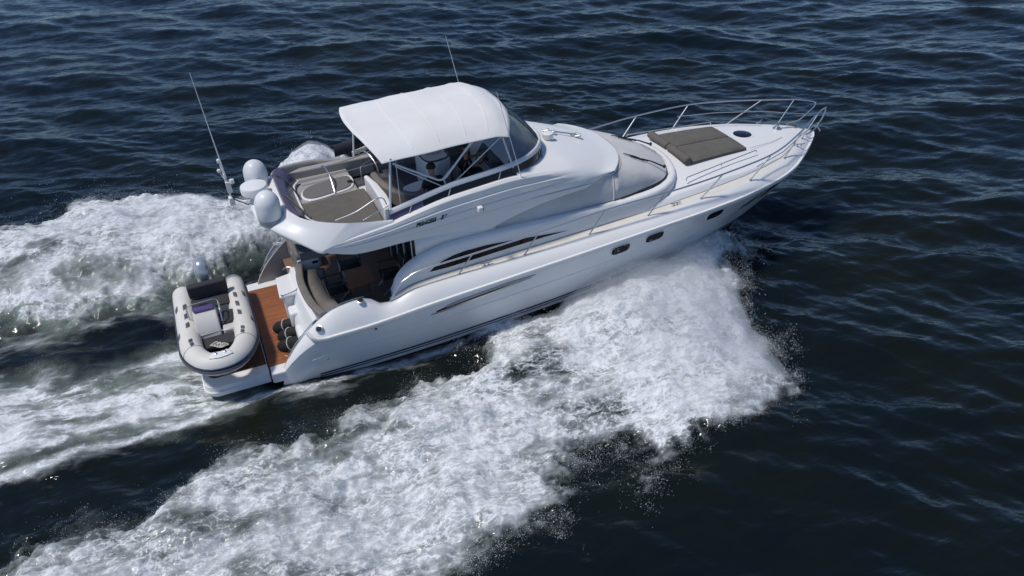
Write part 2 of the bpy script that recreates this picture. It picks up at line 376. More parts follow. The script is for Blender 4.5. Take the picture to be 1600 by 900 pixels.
def axis(lo, hi, c0, c1, st, g0, g1):
    core = list(np.arange(c0, c1, st)); a = []; q = c0; s = st
    while q > lo: s *= g0; q -= s; a.append(q)
    b = []; q = core[-1]; s = st
    while q < hi: s *= g1; q += s; b.append(q)
    return np.array(a[::-1]+core+b)
gx = axis(-420, 420, -6.5, 15.5, .042, 1.05, 1.014); gy = axis(-420, 420, -11.0, 10.5, .042, 1.05, 1.0125)
X, Y = np.meshgrid(gx, gy, indexing='ij')
def sea_height(x, y):
    wk, fo, ae, tu = wake(x, y)
    calm = 1-.65*tu
    fade = np.exp(-np.maximum(0, np.hypot(x-5, y)-60)/50)
    h = samp(OC[0], OC_L, x, y)*calm*fade+samp(OC2[0], 17.0, x, y)*calm*fade
    return h+wk, fo, ae, calm*fade, tu
h, fo, ae, ca, tu = sea_height(X, Y)
dx = (samp(OC[1], OC_L, X, Y)+samp(OC2[1], 17.0, X, Y))*ca*-.40; dy = (samp(OC[2], OC_L, X, Y)+samp(OC2[2], 17.0, X, Y))*ca*-.40
# keep the water below the boat's inside
def in_hull(x, y):
    hb = np.interp(x, [.0, .05, 2, 5, 9, 11, 12.5, 13.5, 14.4, 15.2], [0, 1.7, 1.95, 1.95, 1.85, 1.6, 1.25, .85, .4, 0])
    return (np.abs(y) < hb)
ins = in_hull(X, Y); h = np.where(ins, np.minimum(h, -.12), h)
co = np.stack([X+dx, Y+dy, h], -1).reshape(-1, 3).astype(np.float32)
nx, ny = X.shape
i = np.arange(nx*ny).reshape(nx, ny)
quads = np.stack([i[:-1, :-1], i[1:, :-1], i[1:, 1:], i[:-1, 1:]], -1).reshape(-1, 4)
def np_mesh(name, co, faces):
    me = bpy.data.meshes.new(name); k = faces.shape[1]
    me.vertices.add(len(co)); me.vertices.foreach_set('co', co.astype(np.float32).ravel())
    me.loops.add(faces.size); me.loops.foreach_set('vertex_index', faces.astype(np.int32).ravel())
    me.polygons.add(len(faces)); me.polygons.foreach_set('loop_start', np.arange(0, faces.size, k, dtype=np.int32))
    me.polygons.foreach_set('use_smooth', np.ones(len(faces), bool))
    me.update(calc_edges=True); return me
me = np_mesh('sea', co, quads)
for nm, ar in (('foam', fo), ('aerated', ae)):
    at = me.attributes.new(nm, 'FLOAT', 'POINT'); at.data.foreach_set('value', ar.astype(np.float32).ravel())
sea = bpy.data.objects.new('sea', me); COL.objects.link(sea); sea['kind'] = 'structure'

def sea_material():
    m = bpy.data.materials.new('sea_water'); m.use_nodes = True; nt = m.node_tree; L = nt.links.new; N = nt.nodes.new
    b = nt.nodes['Principled BSDF']; out = nt.nodes['Material Output']
    def mth(op, a, c=None, clamp=False):
        n = N('ShaderNodeMath'); n.operation = op; n.use_clamp = clamp
        for k, q in enumerate((a, c)):
            if q is None: continue
            if isinstance(q, (int, float)): n.inputs[k].default_value = q
            else: L(q, n.inputs[k])
        return n.outputs[0]
    tc = N('ShaderNodeTexCoord'); ob = tc.outputs['Object']
    def noise(scale, detail, rough=.6, vec=ob, dist=0):
        n = N('ShaderNodeTexNoise'); n.inputs['Scale'].default_value = scale; n.inputs['Detail'].default_value = detail
        n.inputs['Roughness'].default_value = rough; n.inputs['Distortion'].default_value = dist; L(vec, n.inputs['Vector']); return n.outputs['Fac']
    af = N('ShaderNodeAttribute'); af.attribute_name = 'foam'; aa = N('ShaderNodeAttribute'); aa.attribute_name = 'aerated'
    foam, aer = af.outputs['Fac'], aa.outputs['Fac']
    # water body
    mp = N('ShaderNodeMapping'); mp.inputs['Rotation'].default_value = (0, 0, rad(-30)); mp.inputs['Scale'].default_value = (.55, 1.5, 1); L(ob, mp.inputs[0])
    murk = noise(.16, 3)
    mr = N('ShaderNodeValToRGB'); mr.color_ramp.elements[0].color = (.0032, .0068, .0090, 1); mr.color_ramp.elements[1].color = (.0078, .0102, .0060, 1)
    mr.color_ramp.elements[0].position = .35; mr.color_ramp.elements[1].position = .7; L(murk, mr.inputs[0])
    an = mth('MULTIPLY', aer, mth('MULTIPLY', noise(1.1, 4), 1.6, True), True)
    mx = N('ShaderNodeMix'); mx.data_type = 'RGBA'; L(an, mx.inputs[0]); L(mr.outputs[0], mx.inputs[6]); mx.inputs[7].default_value = (.22, .265, .23, 1)
    L(mx.outputs[2], b.inputs['Base Color']); L(mth('ADD', .06, mth('MULTIPLY', aer, .3)), b.inputs['Roughness']); b.inputs['IOR'].default_value = 1.333
    rip = mth('ADD', mth('MULTIPLY', noise(1.5, 4, .5, mp.outputs[0], .4), 1.0), mth('MULTIPLY', noise(5, 4, .55, mp.outputs[0], .3), .26))
    bp = N('ShaderNodeBump'); bp.inputs['Strength'].default_value = .5; bp.inputs['Distance'].default_value = .09; L(rip, bp.inputs['Height']); L(bp.outputs[0], b.inputs['Normal'])
    # foam: a soft milky layer of beaten air with fine white lace over it, both drawn out along the flow
    st = N('ShaderNodeMapping'); st.inputs['Rotation'].default_value = (0, 0, rad(-9)); st.inputs['Scale'].default_value = (.52, 1.35, 1); L(ob, st.inputs[0]); sv_ = st.outputs[0]
    n0 = noise(1.15, 5, .55, sv_, .8); n1 = noise(3.2, 8, .62, sv_, .9); n2 = noise(15, 6, .65, ob, .3)
    def net(scale, warp, wid):
        vo = N('ShaderNodeTexVoronoi'); vo.feature = 'DISTANCE_TO_EDGE'; vo.inputs['Scale'].default_value = scale
        nv = N('ShaderNodeTexNoise'); nv.inputs['Scale'].default_value = scale*.45; nv.inputs['Detail'].default_value = 5; L(ob, nv.inputs['Vector'])
        sc = N('ShaderNodeVectorMath'); sc.operation = 'SCALE'; sc.inputs['Scale'].default_value = warp; L(nv.outputs['Color'], sc.inputs[0])
        wv = N('ShaderNodeVectorMath'); wv.operation = 'ADD'; L(sv_, wv.inputs[0]); L(sc.outputs[0], wv.inputs[1]); L(wv.outputs[0], vo.inputs['Vector'])
        return mth('SUBTRACT', 1.0, mth('DIVIDE', vo.outputs['Distance'], wid), True)
    def step(x, a, c):
        n = N('ShaderNodeMapRange'); n.interpolation_type = 'SMOOTHSTEP'; n.inputs[1].default_value = a; n.inputs[2].default_value = c; L(x, n.inputs[0]); return n.outputs[0]
    c0, c1, c2 = mth('SUBTRACT', n0, .5), mth('SUBTRACT', n1, .5), mth('SUBTRACT', n2, .5)
    f2 = mth('MULTIPLY', foam, 1.75)
    milk = step(mth('ADD', mth('ADD', mth('MULTIPLY', c0, 2.3), mth('MULTIPLY', c1, 1.2)), mth('SUBTRACT', f2, .55)), -.15, 1.05)
    lv = mth('ADD', mth('ADD', mth('MULTIPLY', c1, 1.6), mth('MULTIPLY', c2, .9)), mth('ADD', mth('MULTIPLY', net(4.2, .8, .16), .30), mth('MULTIPLY', net(9, .5, .2), .22)))
    lace = step(mth('ADD', lv, mth('SUBTRACT', mth('MULTIPLY', foam, 2.0), 1.08)), .05, .95)
    gate = mth('MULTIPLY', foam, 7, True)
    mask = mth('MULTIPLY', mth('MAXIMUM', mth('MULTIPLY', milk, .86), lace), gate, True)
    fd = N('ShaderNodeBsdfPrincipled'); fd.inputs['Roughness'].default_value = .7; fd.inputs['Specular IOR Level'].default_value = .2
    cm = N('ShaderNodeMix'); cm.data_type = 'RGBA'; L(lace, cm.inputs[0]); cm.inputs[6].default_value = (.45, .485, .495, 1); cm.inputs[7].default_value = (.76, .78, .80, 1)
    L(cm.outputs[2], fd.inputs['Base Color'])
    fb = N('ShaderNodeBump'); fb.inputs['Strength'].default_value = .38; fb.inputs['Distance'].default_value = .05
    L(mth('ADD', n1, mth('MULTIPLY', n2, .35)), fb.inputs['Height']); L(fb.outputs[0], fd.inputs['Normal'])
    ms = N('ShaderNodeMixShader'); L(mask, ms.inputs[0]); L(b.outputs[0], ms.inputs[1]); L(fd.outputs[0], ms.inputs[2]); L(ms.outputs[0], out.inputs[0])
    return m
me.materials.append(sea_material())

# ------------------------------------------------------------------ spray: droplets thrown up along the wake
def droplets(name, P, R, material):
    o = np.array([(1,1,1),(1,-1,-1),(-1,1,-1),(-1,-1,1)], float)*.75
    t = np.array([(0,1,2),(0,2,3),(0,3,1),(1,3,2)])
    co = (P[:, None, :]+R[:, None, None]*o[None]).reshape(-1, 3)
    fc = (t[None]+4*np.arange(len(P))[:, None, None]).reshape(-1, 3)
    me = np_mesh(name, co, fc); me.materials.append(material)
    ob = bpy.data.objects.new(name, me); COL.objects.link(ob); ob['kind'] = 'stuff'; return ob
spray_m = mat('spray_white', (.86, .88, .90), .6, spec=.3)
def scatter(n, poly, box, sel):
    x = RNG.uniform(box[0], box[1], n); y = RNG.uniform(box[2], box[3], n)
    s = sdist(poly, x, y)+.30*samp(NZ3, 22, x, y)+.16*samp(NZ, 14, x, y)
    cl = ss(-.15, 1.3, samp(NZ2, 14, x*1.2+4, y*1.2)+.8*samp(NZ, 14, x+9, y)); k = RNG.uniform(size=n) < sel(x, y, s)*(.10+1.4*cl); return x[k], y[k], s[k]
def surf(x, y): return sea_height(x, y)[0]
def spray(poly, box, n, sel, zs, seed):
    x, y, s = scatter(n, poly, box, sel)
    hgt = RNG.exponential(1, len(x))*zs(x, y, s)
    cl = samp(NZ, 14, x*1.7+2, y*1.7); hgt *= np.clip(.75+.5*cl, .1, 2)
    z = surf(x, y)+hgt
    x = x-hgt*.5+RNG.normal(0, .05, len(x)); y = y+np.sign(y)*hgt*.25+RNG.normal(0, .05, len(x))
    R = np.clip(np.exp(RNG.normal(math.log(.0038), .42, len(x))), .002, .016)
    k = ~(in_hull(x, y) & (x > 0)) & ~((np.abs(y) < 2.45) & (x > 1.5) & (x < 13.2) & (hgt > .35+.02*(x-8)**2*(x < 8))); return np.stack([x, y, z], -1)[k], R[k]
zs_s = lambda x, y, s: .03+.34*np.exp(-((x-11.6)/2.4)**2)*ss(-1, .6, s)+.10*np.exp(-(s/.4)**2)+.30*np.exp(-((x-9.5)/2.8)**2-((y+2.3)/.7)**2)
out_s = lambda x, y: .22+.78*ss(-.2, .8, -y-np.interp(x, [-9,-3.7,0,2.8,5.6,8,11.2,14], [7.6,6.2,5.6,5.2,4.6,3.6,2.0,.6]))
sel_s = lambda x, y, s: np.clip(.42*np.exp(-(s/.26)**2)*out_s(x, y)+1.0*np.exp(-((x-11.6)/2.1)**2)*ss(-.45, .3, s)+.55*np.exp(-((x-9.5)/2.6)**2-((y+2.5)/.8)**2)+.10*ss(-.2, .5, s)+.012*ss(-.7, -.1, s)*out_s(x, y), 0, 1)
a, ra = spray(STBD, (-6.5, 15.4, -10.5, -.4), 1100000, sel_s, zs_s, 1)
zs_p = lambda x, y, s: .03+.16*np.exp(-(s/.5)**2)+.25*np.exp(-((x-4.2)/1.6)**2)
sel_p = lambda x, y, s: np.clip(.5*np.exp(-(s/.3)**2)+.10*ss(-.2, .5, s)+.02*ss(-.8, -.1, s), 0, 1)
b_, rb_ = spray(PORT, (-6.5, 14, .6, 11), 350000, sel_p, zs_p, 2)
c_, rc_ = spray(WASH, (-6.5, 1.4, -4.5, 2.6), 60000, lambda x, y, s: .30*ss(-.4, .3, s)*ss(1.4, -1, x), lambda x, y, s: .03+0*x, 3)
droplets('wake_spray', np.concatenate([a, b_, c_]), np.concatenate([ra, rb_, rc_]), spray_m)['label'] = 'white spray droplets thrown up along both foaming bow waves'

# fine mist hanging over the thrown bow wave: closed lens-shaped bodies of thin even vapour
def mist(name, label, box, prof, density, step=.16):
    gx_ = np.arange(box[0], box[1], step); gy_ = np.arange(box[2], box[3], step); X_, Y_ = np.meshgrid(gx_, gy_, indexing='ij')
    z0 = sea_height(X_, Y_)[0]-.10; t = np.maximum(prof(X_, Y_), 0); t[0] = t[-1] = 0; t[:, 0] = t[:, -1] = 0
    keep = ((t[:-1, :-1]+t[1:, :-1]+t[1:, 1:]+t[:-1, 1:]) > 1e-4)
    n1, n2 = X_.shape; idx = np.arange(n1*n2).reshape(n1, n2)
    q = np.stack([idx[:-1, :-1], idx[1:, :-1], idx[1:, 1:], idx[:-1, 1:]], -1)[keep]
    co = np.concatenate([np.stack([X_, Y_, z0+t], -1).reshape(-1, 3), np.stack([X_, Y_, z0-.002], -1).reshape(-1, 3)])
    fc = np.concatenate([q, q[:, ::-1]+n1*n2])
    # walls round the border of the kept cells
    from collections import Counter
    ed = Counter(); dirs = []
    for f_ in q:
        for a, c in zip(f_, np.roll(f_, -1)): ed[(min(a, c), max(a, c))] += 1
    for f_ in q:
        for a, c in zip(f_, np.roll(f_, -1)):
            if ed[(min(a, c), max(a, c))] == 1: dirs.append((c, a, a+n1*n2, c+n1*n2))
    fc = np.concatenate([fc, np.array(dirs)])
    me = np_mesh(name, co, fc); m = bpy.data.materials.new(name); m.use_nodes = True; nt = m.node_tree; nt.nodes.remove(nt.nodes['Principled BSDF'])
    v = nt.nodes.new('ShaderNodeVolumePrincipled'); v.inputs['Color'].default_value = (.90, .915, .94, 1); v.inputs['Density'].default_value = density; v.inputs['Anisotropy'].default_value = .2
    nt.links.new(v.outputs[0], nt.nodes['Material Output'].inputs['Volume']); me.materials.append(m)
    bm = bmesh.new(); bm.from_mesh(me); bmesh.ops.delete(bm, geom=[v_ for v_ in bm.verts if not v_.link_faces], context='VERTS'); bm.to_mesh(me); bm.free()
    o = bpy.data.objects.new(name, me); COL.objects.link(o); o['kind'] = 'stuff'; o['label'] = label
def prof_s(x, y):
    s = sdist(STBD, x, y)+.45*samp(NZ3, 22, x, y)+.2*samp(NZ, 14, x, y)
    return ss(-.55, 1.0, s)*(.10+.62*np.exp(-((x-11.6)/2.2)**2-((y+4.6)/2.6)**2)+.45*np.exp(-((x-12.6)/1.6)**2-((y+1.6)/1.2)**2)+.35*np.exp(-((x-9.2)/2.0)**2-((y+2.4)/.9)**2))*ss(5.2, 8.5, x)-.02
mist('spray_mist', 'thin white mist hanging over the starboard bow wave', (4.5, 15.5, -9.5, -.3), prof_s, .75)
def prof_p(x, y):
    s = sdist(PORT, x, y)+.45*samp(NZ3, 22, x, y)+.2*samp(NZ, 14, x, y)
    return ss(-.5, .9, s)*(.08+.16*np.exp(-((x-4.6)/1.8)**2-((y-7.6)/1.6)**2)+.20*np.exp(-((x+.5)/3.5)**2-((y-5.5)/2)**2))-.02
mist('spray_mist', 'thin white mist hanging over the port side bow wave', (-6.5, 9.5, 1.8, 11), prof_p, 1.0)
# ------------------------------------------------------------------ the yacht: hull, deck, cabin
yacht = thing('motor_yacht', 'big white flybridge motor yacht running at speed with a canvas bimini top', 'yacht', (8.5, 0, 0))
Y = yacht
rubC = Cv([(1.80,1.98,.36),(2.0,2.08,.62),(2.3,2.16,.90),(2.6,2.22,1.08),(2.9,2.26,1.15),(3.7,2.29,1.19),(5.2,2.33,1.35),(7,2.345,1.49),(8.6,2.35,1.61),(10.1,2.345,1.72),
           (11.65,2.32,1.82),(13.35,2.19,1.89),(14.33,2.01,1.925),(15,1.84,1.95),(15.66,1.56,1.98),(16.48,.99,2.015),(17.0,.57,2.03),(17.28,.32,2.04),(17.45,.15,2.04),(17.55,0,2.04)])
bootC = Cv([(1.72,1.95,.02),(2.2,2.06,.05),(4.5,2.10,.10),(7.5,2.06,.23),(9.5,1.97,.34),(10.9,1.82,.40),(12.25,1.56,.40),(13.5,1.17,.33),(14.3,.80,.20),(14.8,.48,.08),(15.25,0,-.12)])
def hull_pt(u, v, off=0.):
    """starboard hull surface; u 0 stern .. 1 stem, v 0 rub rail .. 1 boot top (above 1: below it)"""
    xr = 1.80+15.75*u; xb = 1.72+13.53*u
    yr, zr = rubC(xr); yb, zb = bootC(xb); w = min(v, 1)
    x = xr+(xb-xr)*w; y = yr+(yb-yr)*w; z = zr+(zb-zr)*w
    bow = sm(.62, .93, u)*(1-sm(.965, 1, u)); s = math.sin(math.pi*w)
    y -= .02*bow*s; y += .035*(1-sm(.4, .7, u))*s*sm(0, .06, u)
    x += .55*sm(.86, 1, u)*s
    if v > 1:
        k = v-1; z -= .55*k; y = max(0, y-.55*k*(.35+1.6*sm(.55, 1, u))); x -= .35*k*sm(.8, 1, u)
    return Vector((x, -(y+off), z))
US = [0, .008, .018, .03, .045, .06, .08]+[.08+.88*i/70 for i in range(1, 71)]+[.966, .972, .978, .983, .988, .992, .996, 1]
mb = MB(); mb.loft([[hull_pt(u, v) for u in US] for v in [0, .06, .14, .24, .34, .45, .56, .67, .78, .89, 1, 1.28]]).mirror()
mb.build('hull', M['hull'], Y, angle=50)
mb = MB(); mb.loft([[hull_pt(u, v) for u in US] for v in (1.28, 1.9, 2.8, 3.6)]).mirror(); mb.build('hull_bottom', M['bottom'], Y)
# painted stripes: two thin boot lines, moulded hull crease
for v0, v1 in ((.925, .972), (1.0, 1.075)):
    mb = MB(); U2 = [u for u in US if u > .05 and u < .994]
    mb.loft([[hull_pt(u, v, .006) for u in U2] for v in (v0, v1)]).mirror(); mb.build('boot_stripe', M['navyline'], Y)
mb = MB(); U2 = [u for u in US if .03 < u < .9]
mb.loft([[hull_pt(u, v, o) for u in U2] for v, o in ((.42, .002), (.43, .010), (.445, .010), (.455, .002))]).mirror(); mb.build('hull_crease', M['hull'], Y)

# rub rail
path = [Vector((2.46, -2.08, 1.32)), Vector((2.52, -2.19, 1.24)), Vector((2.66, -2.25, 1.17))]
for x in np.linspace(2.85, 17.54, 90):
    y, z = rubC(x); path.append(Vector((x, -y, z)))
def strip(path, w, h, dz=0., out=0.):
    rows = []
    for i, p in enumerate(path):
        t = (path[min(i+1, len(path)-1)]-path[max(i-1, 0)]).normalized(); n = t.cross(Vector((0, 0, 1))).normalized()
        if n.y > 0 and p.x < 17: n = -n
        q = p+Vector((0, 0, dz))+n*out
        rows.append([q+Vector((0, 0, -h/2))-n*.02, q+Vector((0, 0, -h/2))+n*w*.8, q+n*w, q+Vector((0, 0, h/2))+n*w*.8, q+Vector((0, 0, h/2))-n*.02])
    return rows
mb = MB(); mb.loft(strip(path, .055, .085), cu=True, cap0=True, cap1=True).mirror(); mb.build('rub_rail', M['gel'], Y)
mb = MB(); mb.loft(strip(path, .018, .022, dz=-.056), cu=True, cap0=True, cap1=True).mirror(); mb.build('rub_rail_shade_line', M['dark'], Y)  # thin dark line standing in for the shading under the rub rail

# deck moulding from rub rail up to the deck edge
edgeC = Cv([(1.80,1.90,.40),(1.92,1.93,.62),(2.2,1.94,.98),(2.73,1.95,1.45),(3.2,1.95,1.67),(3.7,1.95,1.73),(3.9,1.95,1.72),(4.02,1.96,1.60),(4.15,1.97,1.50),(4.4,2.0,1.48),(4.75,2.04,1.60),(5.1,2.05,1.68),
            (7.6,2.07,1.81),(9.3,2.06,1.90),(10.9,2.06,1.99),(12.4,2.03,2.09),(14,1.84,2.16),(15.5,1.32,2.205),(16.4,.76,2.22),(16.95,.34,2.225),(17.3,0,2.22)])
def edge(s): return edgeC(1.80+15.5*s)
SS = [0, .006, .012, .02]+[.025+.0115*i for i in range(13)]+[.18+.775*i/60 for i in range(0, 61)]+[.965, .973, .98, .986, .991, .995, 1]
SS = sorted(set(round(s, 4) for s in SS))
rows = []
for k in range(9):
    t = k/8*math.pi/2; row = []
    for s in SS:
        yr, zr = rubC(1.8+15.75*s); ye, ze = edge(s); xr, xe = 1.8+15.75*s, 1.8+15.5*s
        c, n = math.cos(t)**.9, math.sin(t)**.9; l = k/8; fl_ = .6; c = c*(1-fl_)+(1-l)*fl_; n = n*(1-fl_)+l*fl_
        row.append((xe+(xr-xe)*c, -(ye+(yr-ye)*c), zr+(ze-zr)*n))
    rows.append(row)
# round lip then down inside for the cockpit part
mb = MB(); mb.loft(rows).mirror(); mb.build('deck_moulding', M['gel'], Y, angle=60)
inner = []
for k, (dy, zf) in enumerate(((0, 1), (.025, 1.0), (.045, .98), (.05, .0))):
    inner.append([(1.8+15.5*s, -(edge(s)[0]-dy), (edge(s)[1]-.02*k/3 if zf > .5 else (.30 if 1.8+15.5*s < 2.6 else .93))) for s in SS if 1.8+15.5*s < 4.75])
for sg in (1, -1):
    mb = MB(); mb.loft([[(p[0], p[1]*sg, p[2]) for p in q] for q in inner]); mb.build('cockpit_coaming', M['greymould'], Y, angle=50)

# side decks, foredeck
def wallbase(x): return np.interp(x, [4.4, 5.2, 10, 11.5, 12.6, 14, 14.8, 15.5, 16.4, 17.3], [1.84, 1.86, 1.85, 1.84, 1.79, 1.63, 1.46, 1.24, .71, .0])
zcen = Cv([(4.4,1.5),(9,2.2),(11.5,2.48),(12.7,2.53),(14.7,2.47),(15.5,2.42),(16.4,2.33),(17.3,2.222)])
XS = [4.4+i*.2 for i in range(61)]+[16.5, 16.65, 16.8, 16.95, 17.08, 17.18, 17.25, 17.3]
nons, coach = [[], []], [[] for _ in range(9)]
for x in XS:
    ye, ze = edgeC(x); wb = min(wallbase(x), ye*.95); lift = .15*sm(10, 12, x)*(1-.72*sm(12.6, 15.6, x))*(1-sm(15.6, 16.9, x))
    nons[0].append((x, -ye, ze)); nons[1].append((x, -wb, ze+.012))
    zc = zcen(x); zs = min(ze+lift+.012, zc-.004); ws = wb*(1-.05*lift/.15)
    if x >= 10.4:
        pts = [(wb, ze+.012), (ws+.02, zs-.03), (ws-.015, zs-.004), (ws-.05, zs+.004)]
        for q in (.78, .55, .35, .17, 0): pts.append((ws*q, zs+(zc-zs)*(1-(q)**2.2)+.004))
        for k, (y, z) in enumerate(pts): coach[k].append((x, -y, z))
mb = MB(); mb.loft(nons).mirror(); mb.build('side_deck', M['nonskid'], Y)
mb = MB(); mb.loft(coach).mirror(); mb.build('foredeck', M['gel'], Y, angle=45)

# cabin lower wall with shoulder
topC = Cv([(4.52,1.58),(4.6,1.80),(4.75,2.0),(4.95,2.16),(5.3,2.33),(5.9,2.46),(6.9,2.49),(8.5,2.44),(10.1,2.43),(11.4,2.47)])
plan = [(x, 1.835) for x in (4.5,4.55,4.62,4.7,4.8,4.95,5.1,5.3,5.6,5.9,6.3,6.7,7.2,7.7,8.2,8.7,9.2,9.7,10.2,10.6)]+[(11.0,1.825),(11.35,1.78),(11.65,1.70),(11.95,1.54),(12.2,1.28),(12.36,1.0),(12.48,.66),(12.55,.33),(12.57,0)]
def outline(off):
    res = []
    for i, (x, y) in enumerate(plan):
        a = Vector(plan[max(i-1, 0)]+(0,)); b = Vector(plan[min(i+1, len(plan)-1)]+(0,)); t = (b-a).normalized(); n = Vector((-t.y, t.x, 0))
        if n.y < 0 and i < 25: n = -n
        if n.x < 0: n = -n
        if i < 19: n = Vector((0, 1, 0))
        if i == len(plan)-1: n = Vector((1, 0, 0))
        res.append((x-n.x*off, max(0, y-n.y*off)))
    return res
rowsW = []
for off, dz in ((0, None), (0, -.14), (.006, -.07), (.03, -.022), (.075, -.002), (.13, .0), (.19, -.006)):
    ol = outline(off); row = []
    for i, (x, y) in enumerate(ol):
        px = plan[i][0]; zt = topC(px) if px < 11.4 else np.interp(px, [11.4, 12.57], [2.47, 2.56])
        zb = edgeC(px)[1]-.02
        if px > 12: zb = 2.3
        row.append((x, -y, zb if dz is None else max(zt+dz, zb+.01)))
    rowsW.append(row)
inn = [(p[0], p[1]+.0, p[2]) for p in rowsW[-1]]
mb = MB(); mb.loft(rowsW).mirror()
na = 8
mb.loft([[inn[i] for i in range(na)], [(inn[i][0], inn[i][1], .93) for i in range(na)]]).loft([[(inn[i][0], -inn[i][1], inn[i][2]) for i in range(na)], [(inn[i][0], -inn[i][1], .93) for i in range(na)]])
for sg in (-1, 1):
    mb.slab([(4.5, sg*1.835, 1.0), (4.5, sg*1.645, 1.0), (4.5, sg*1.645, 1.52), (4.5, sg*1.77, 1.56), (4.5, sg*1.835, 1.47)], (.02, 0, 0))
mb.build('cabin_wall', M['gel'], Y, angle=42)
# long wedge window in the cabin wall
top = [(5.40,1.89),(5.52,1.99),(5.72,2.09),(6.0,2.17),(6.3,2.205),(6.8,2.215),(7.5,2.165),(8.2,2.10),(8.85,2.05)]; bot = [(8.3,2.035),(7.5,1.99),(6.6,1.93),(5.8,1.885)]
for sg in (-1, 1):
    f = MB(); f.slab([(x, sg*1.838, z) for x, z in [(5.33,1.875),(5.48,2.0),(5.69,2.115),(6.0,2.20),(6.3,2.235),(6.8,2.245),(7.5,2.195),(8.2,2.12),(9.0,2.05),(8.3,2.015),(7.5,1.965),(6.6,1.905),(5.8,1.86)]], (0, sg*.006, 0))
    fo_ = f.build('cabin_window', M['gel'], Y, smooth=False)
    g = MB(); g.slab([(x, sg*1.845, z) for x, z in top+bot], (0, sg*.004, 0)); g.build('pane', M['glass'], fo_, smooth=False)
# upper cabin wall and window covers
lowI = rowsW[-1]
upper = Cv([(0,10.85,0,3.20),(1,10.82,.4,3.19),(2,10.70,.95,3.16),(3,10.5,1.33,3.12),(4,10.22,1.54,3.07),(5,9.87,1.575,3.04),(6,8.9,1.585,2.97),(7,8.42,1.60,2.90),(8,7.6,1.64,2.72),(9,6.86,1.70,2.47)])
lower = Cv([(0,12.34,0,2.57),(1,12.28,.42,2.57),(2,12.08,.95,2.56),(3,11.76,1.36,2.53),(4,10.22,1.655,2.45),(5,9.6,1.655,2.44),(6,8.68,1.655,2.445),(7,7.76,1.655,2.46),(8,7.2,1.655,2.48),(9,6.85,1.66,2.49)])
def cover_pt(t, q, off=0.):
    a, b = Vector(lower(t)), Vector(upper(t)); p = a+(b-a)*q; bul = math.sin(math.pi*q)*(.05+.08*(t < 4))+off
    nx = max(0, 1-t/4.); p.x += bul*nx; p.y += bul*(1-nx)*.7; p.z += bul*.4*nx
    return Vector((p.x, -p.y, p.z))
T1 = [i*.1 for i in range(41)]; T2 = [4+.1*i for i in range(51)]; Q = [0, .04, .1, .2, .35, .5, .65, .8, .9, .96, 1]
def wrinkle(t, q, amp):
    return amp*(math.sin(t*9+q*7)*.5+math.sin(t*21+q*13+1)*.3+math.sin(t*5-q*18+2)*.4)*max(0, math.sin(math.pi*q))**.5
mb = MB(); mb.loft([[cover_pt(t, q, -.03) for t in T1+T2] for q in Q+[1.06, 1.16]]).mirror(); mb.build('cabin_front', M['cover'], Y)
def kw(t): return .010+.022*math.exp(-((t-3.7)/.32)**2)
wc = MB(); wc.loft([[cover_pt(t, q, .014+wrinkle(t, q, kw(t))) for t in T1] for q in Q+[1.05]]).mirror(); wco = wc.build('windscreen_cover', M['cover'], Y)
hem = MB(); hem.tube([cover_pt(t, .012, .02) for t in T1]+[cover_pt(4, q, .02) for q in Q[2:-1]], .009, 6)
hem.tube([cover_pt(t, .985, .02) for t in T1], .015, 6).mirror(); hem.build('hem', M['covertrim'], wco)
for sg in (1, -1):
    sc = MB(); sc.loft([[Vector((p.x, p.y*sg, p.z)) for p in (cover_pt(t, q, .014+wrinkle(t, q, .004)) for t in T2)] for q in Q+[1.06, 1.14]]); so = sc.build('side_window_cover', M['cover'], Y)
    h2 = MB(); h2.tube([Vector((p.x, p.y*sg, p.z)) for p in (cover_pt(4.03, q, .025) for q in Q)], .016, 6); h2.build('pillar_flap', M['alu'], so)

# bulkhead at the cockpit end of the cabin, doors in dark glass
mb = MB(); mb.box((5.2, 0, 1.85), (.05, 3.4, 1.84)); bk = mb.build('saloon_bulkhead', M['dark'], Y)
for y in (-1.1, -.35, .4, 1.1):
    mb = MB(); mb.box((5.165, y, 1.85), (.03, .68, 1.72)); mb.build('saloon_door', M['glass'], Y, bevel=.01)
for y in (-1.5, -.72, .02, .76, 1.5):
    mb = MB(); mb.tube([(5.14, y, .96), (5.14, y, 2.72)], .018); mb.build('door_post', M['alu'], Y)

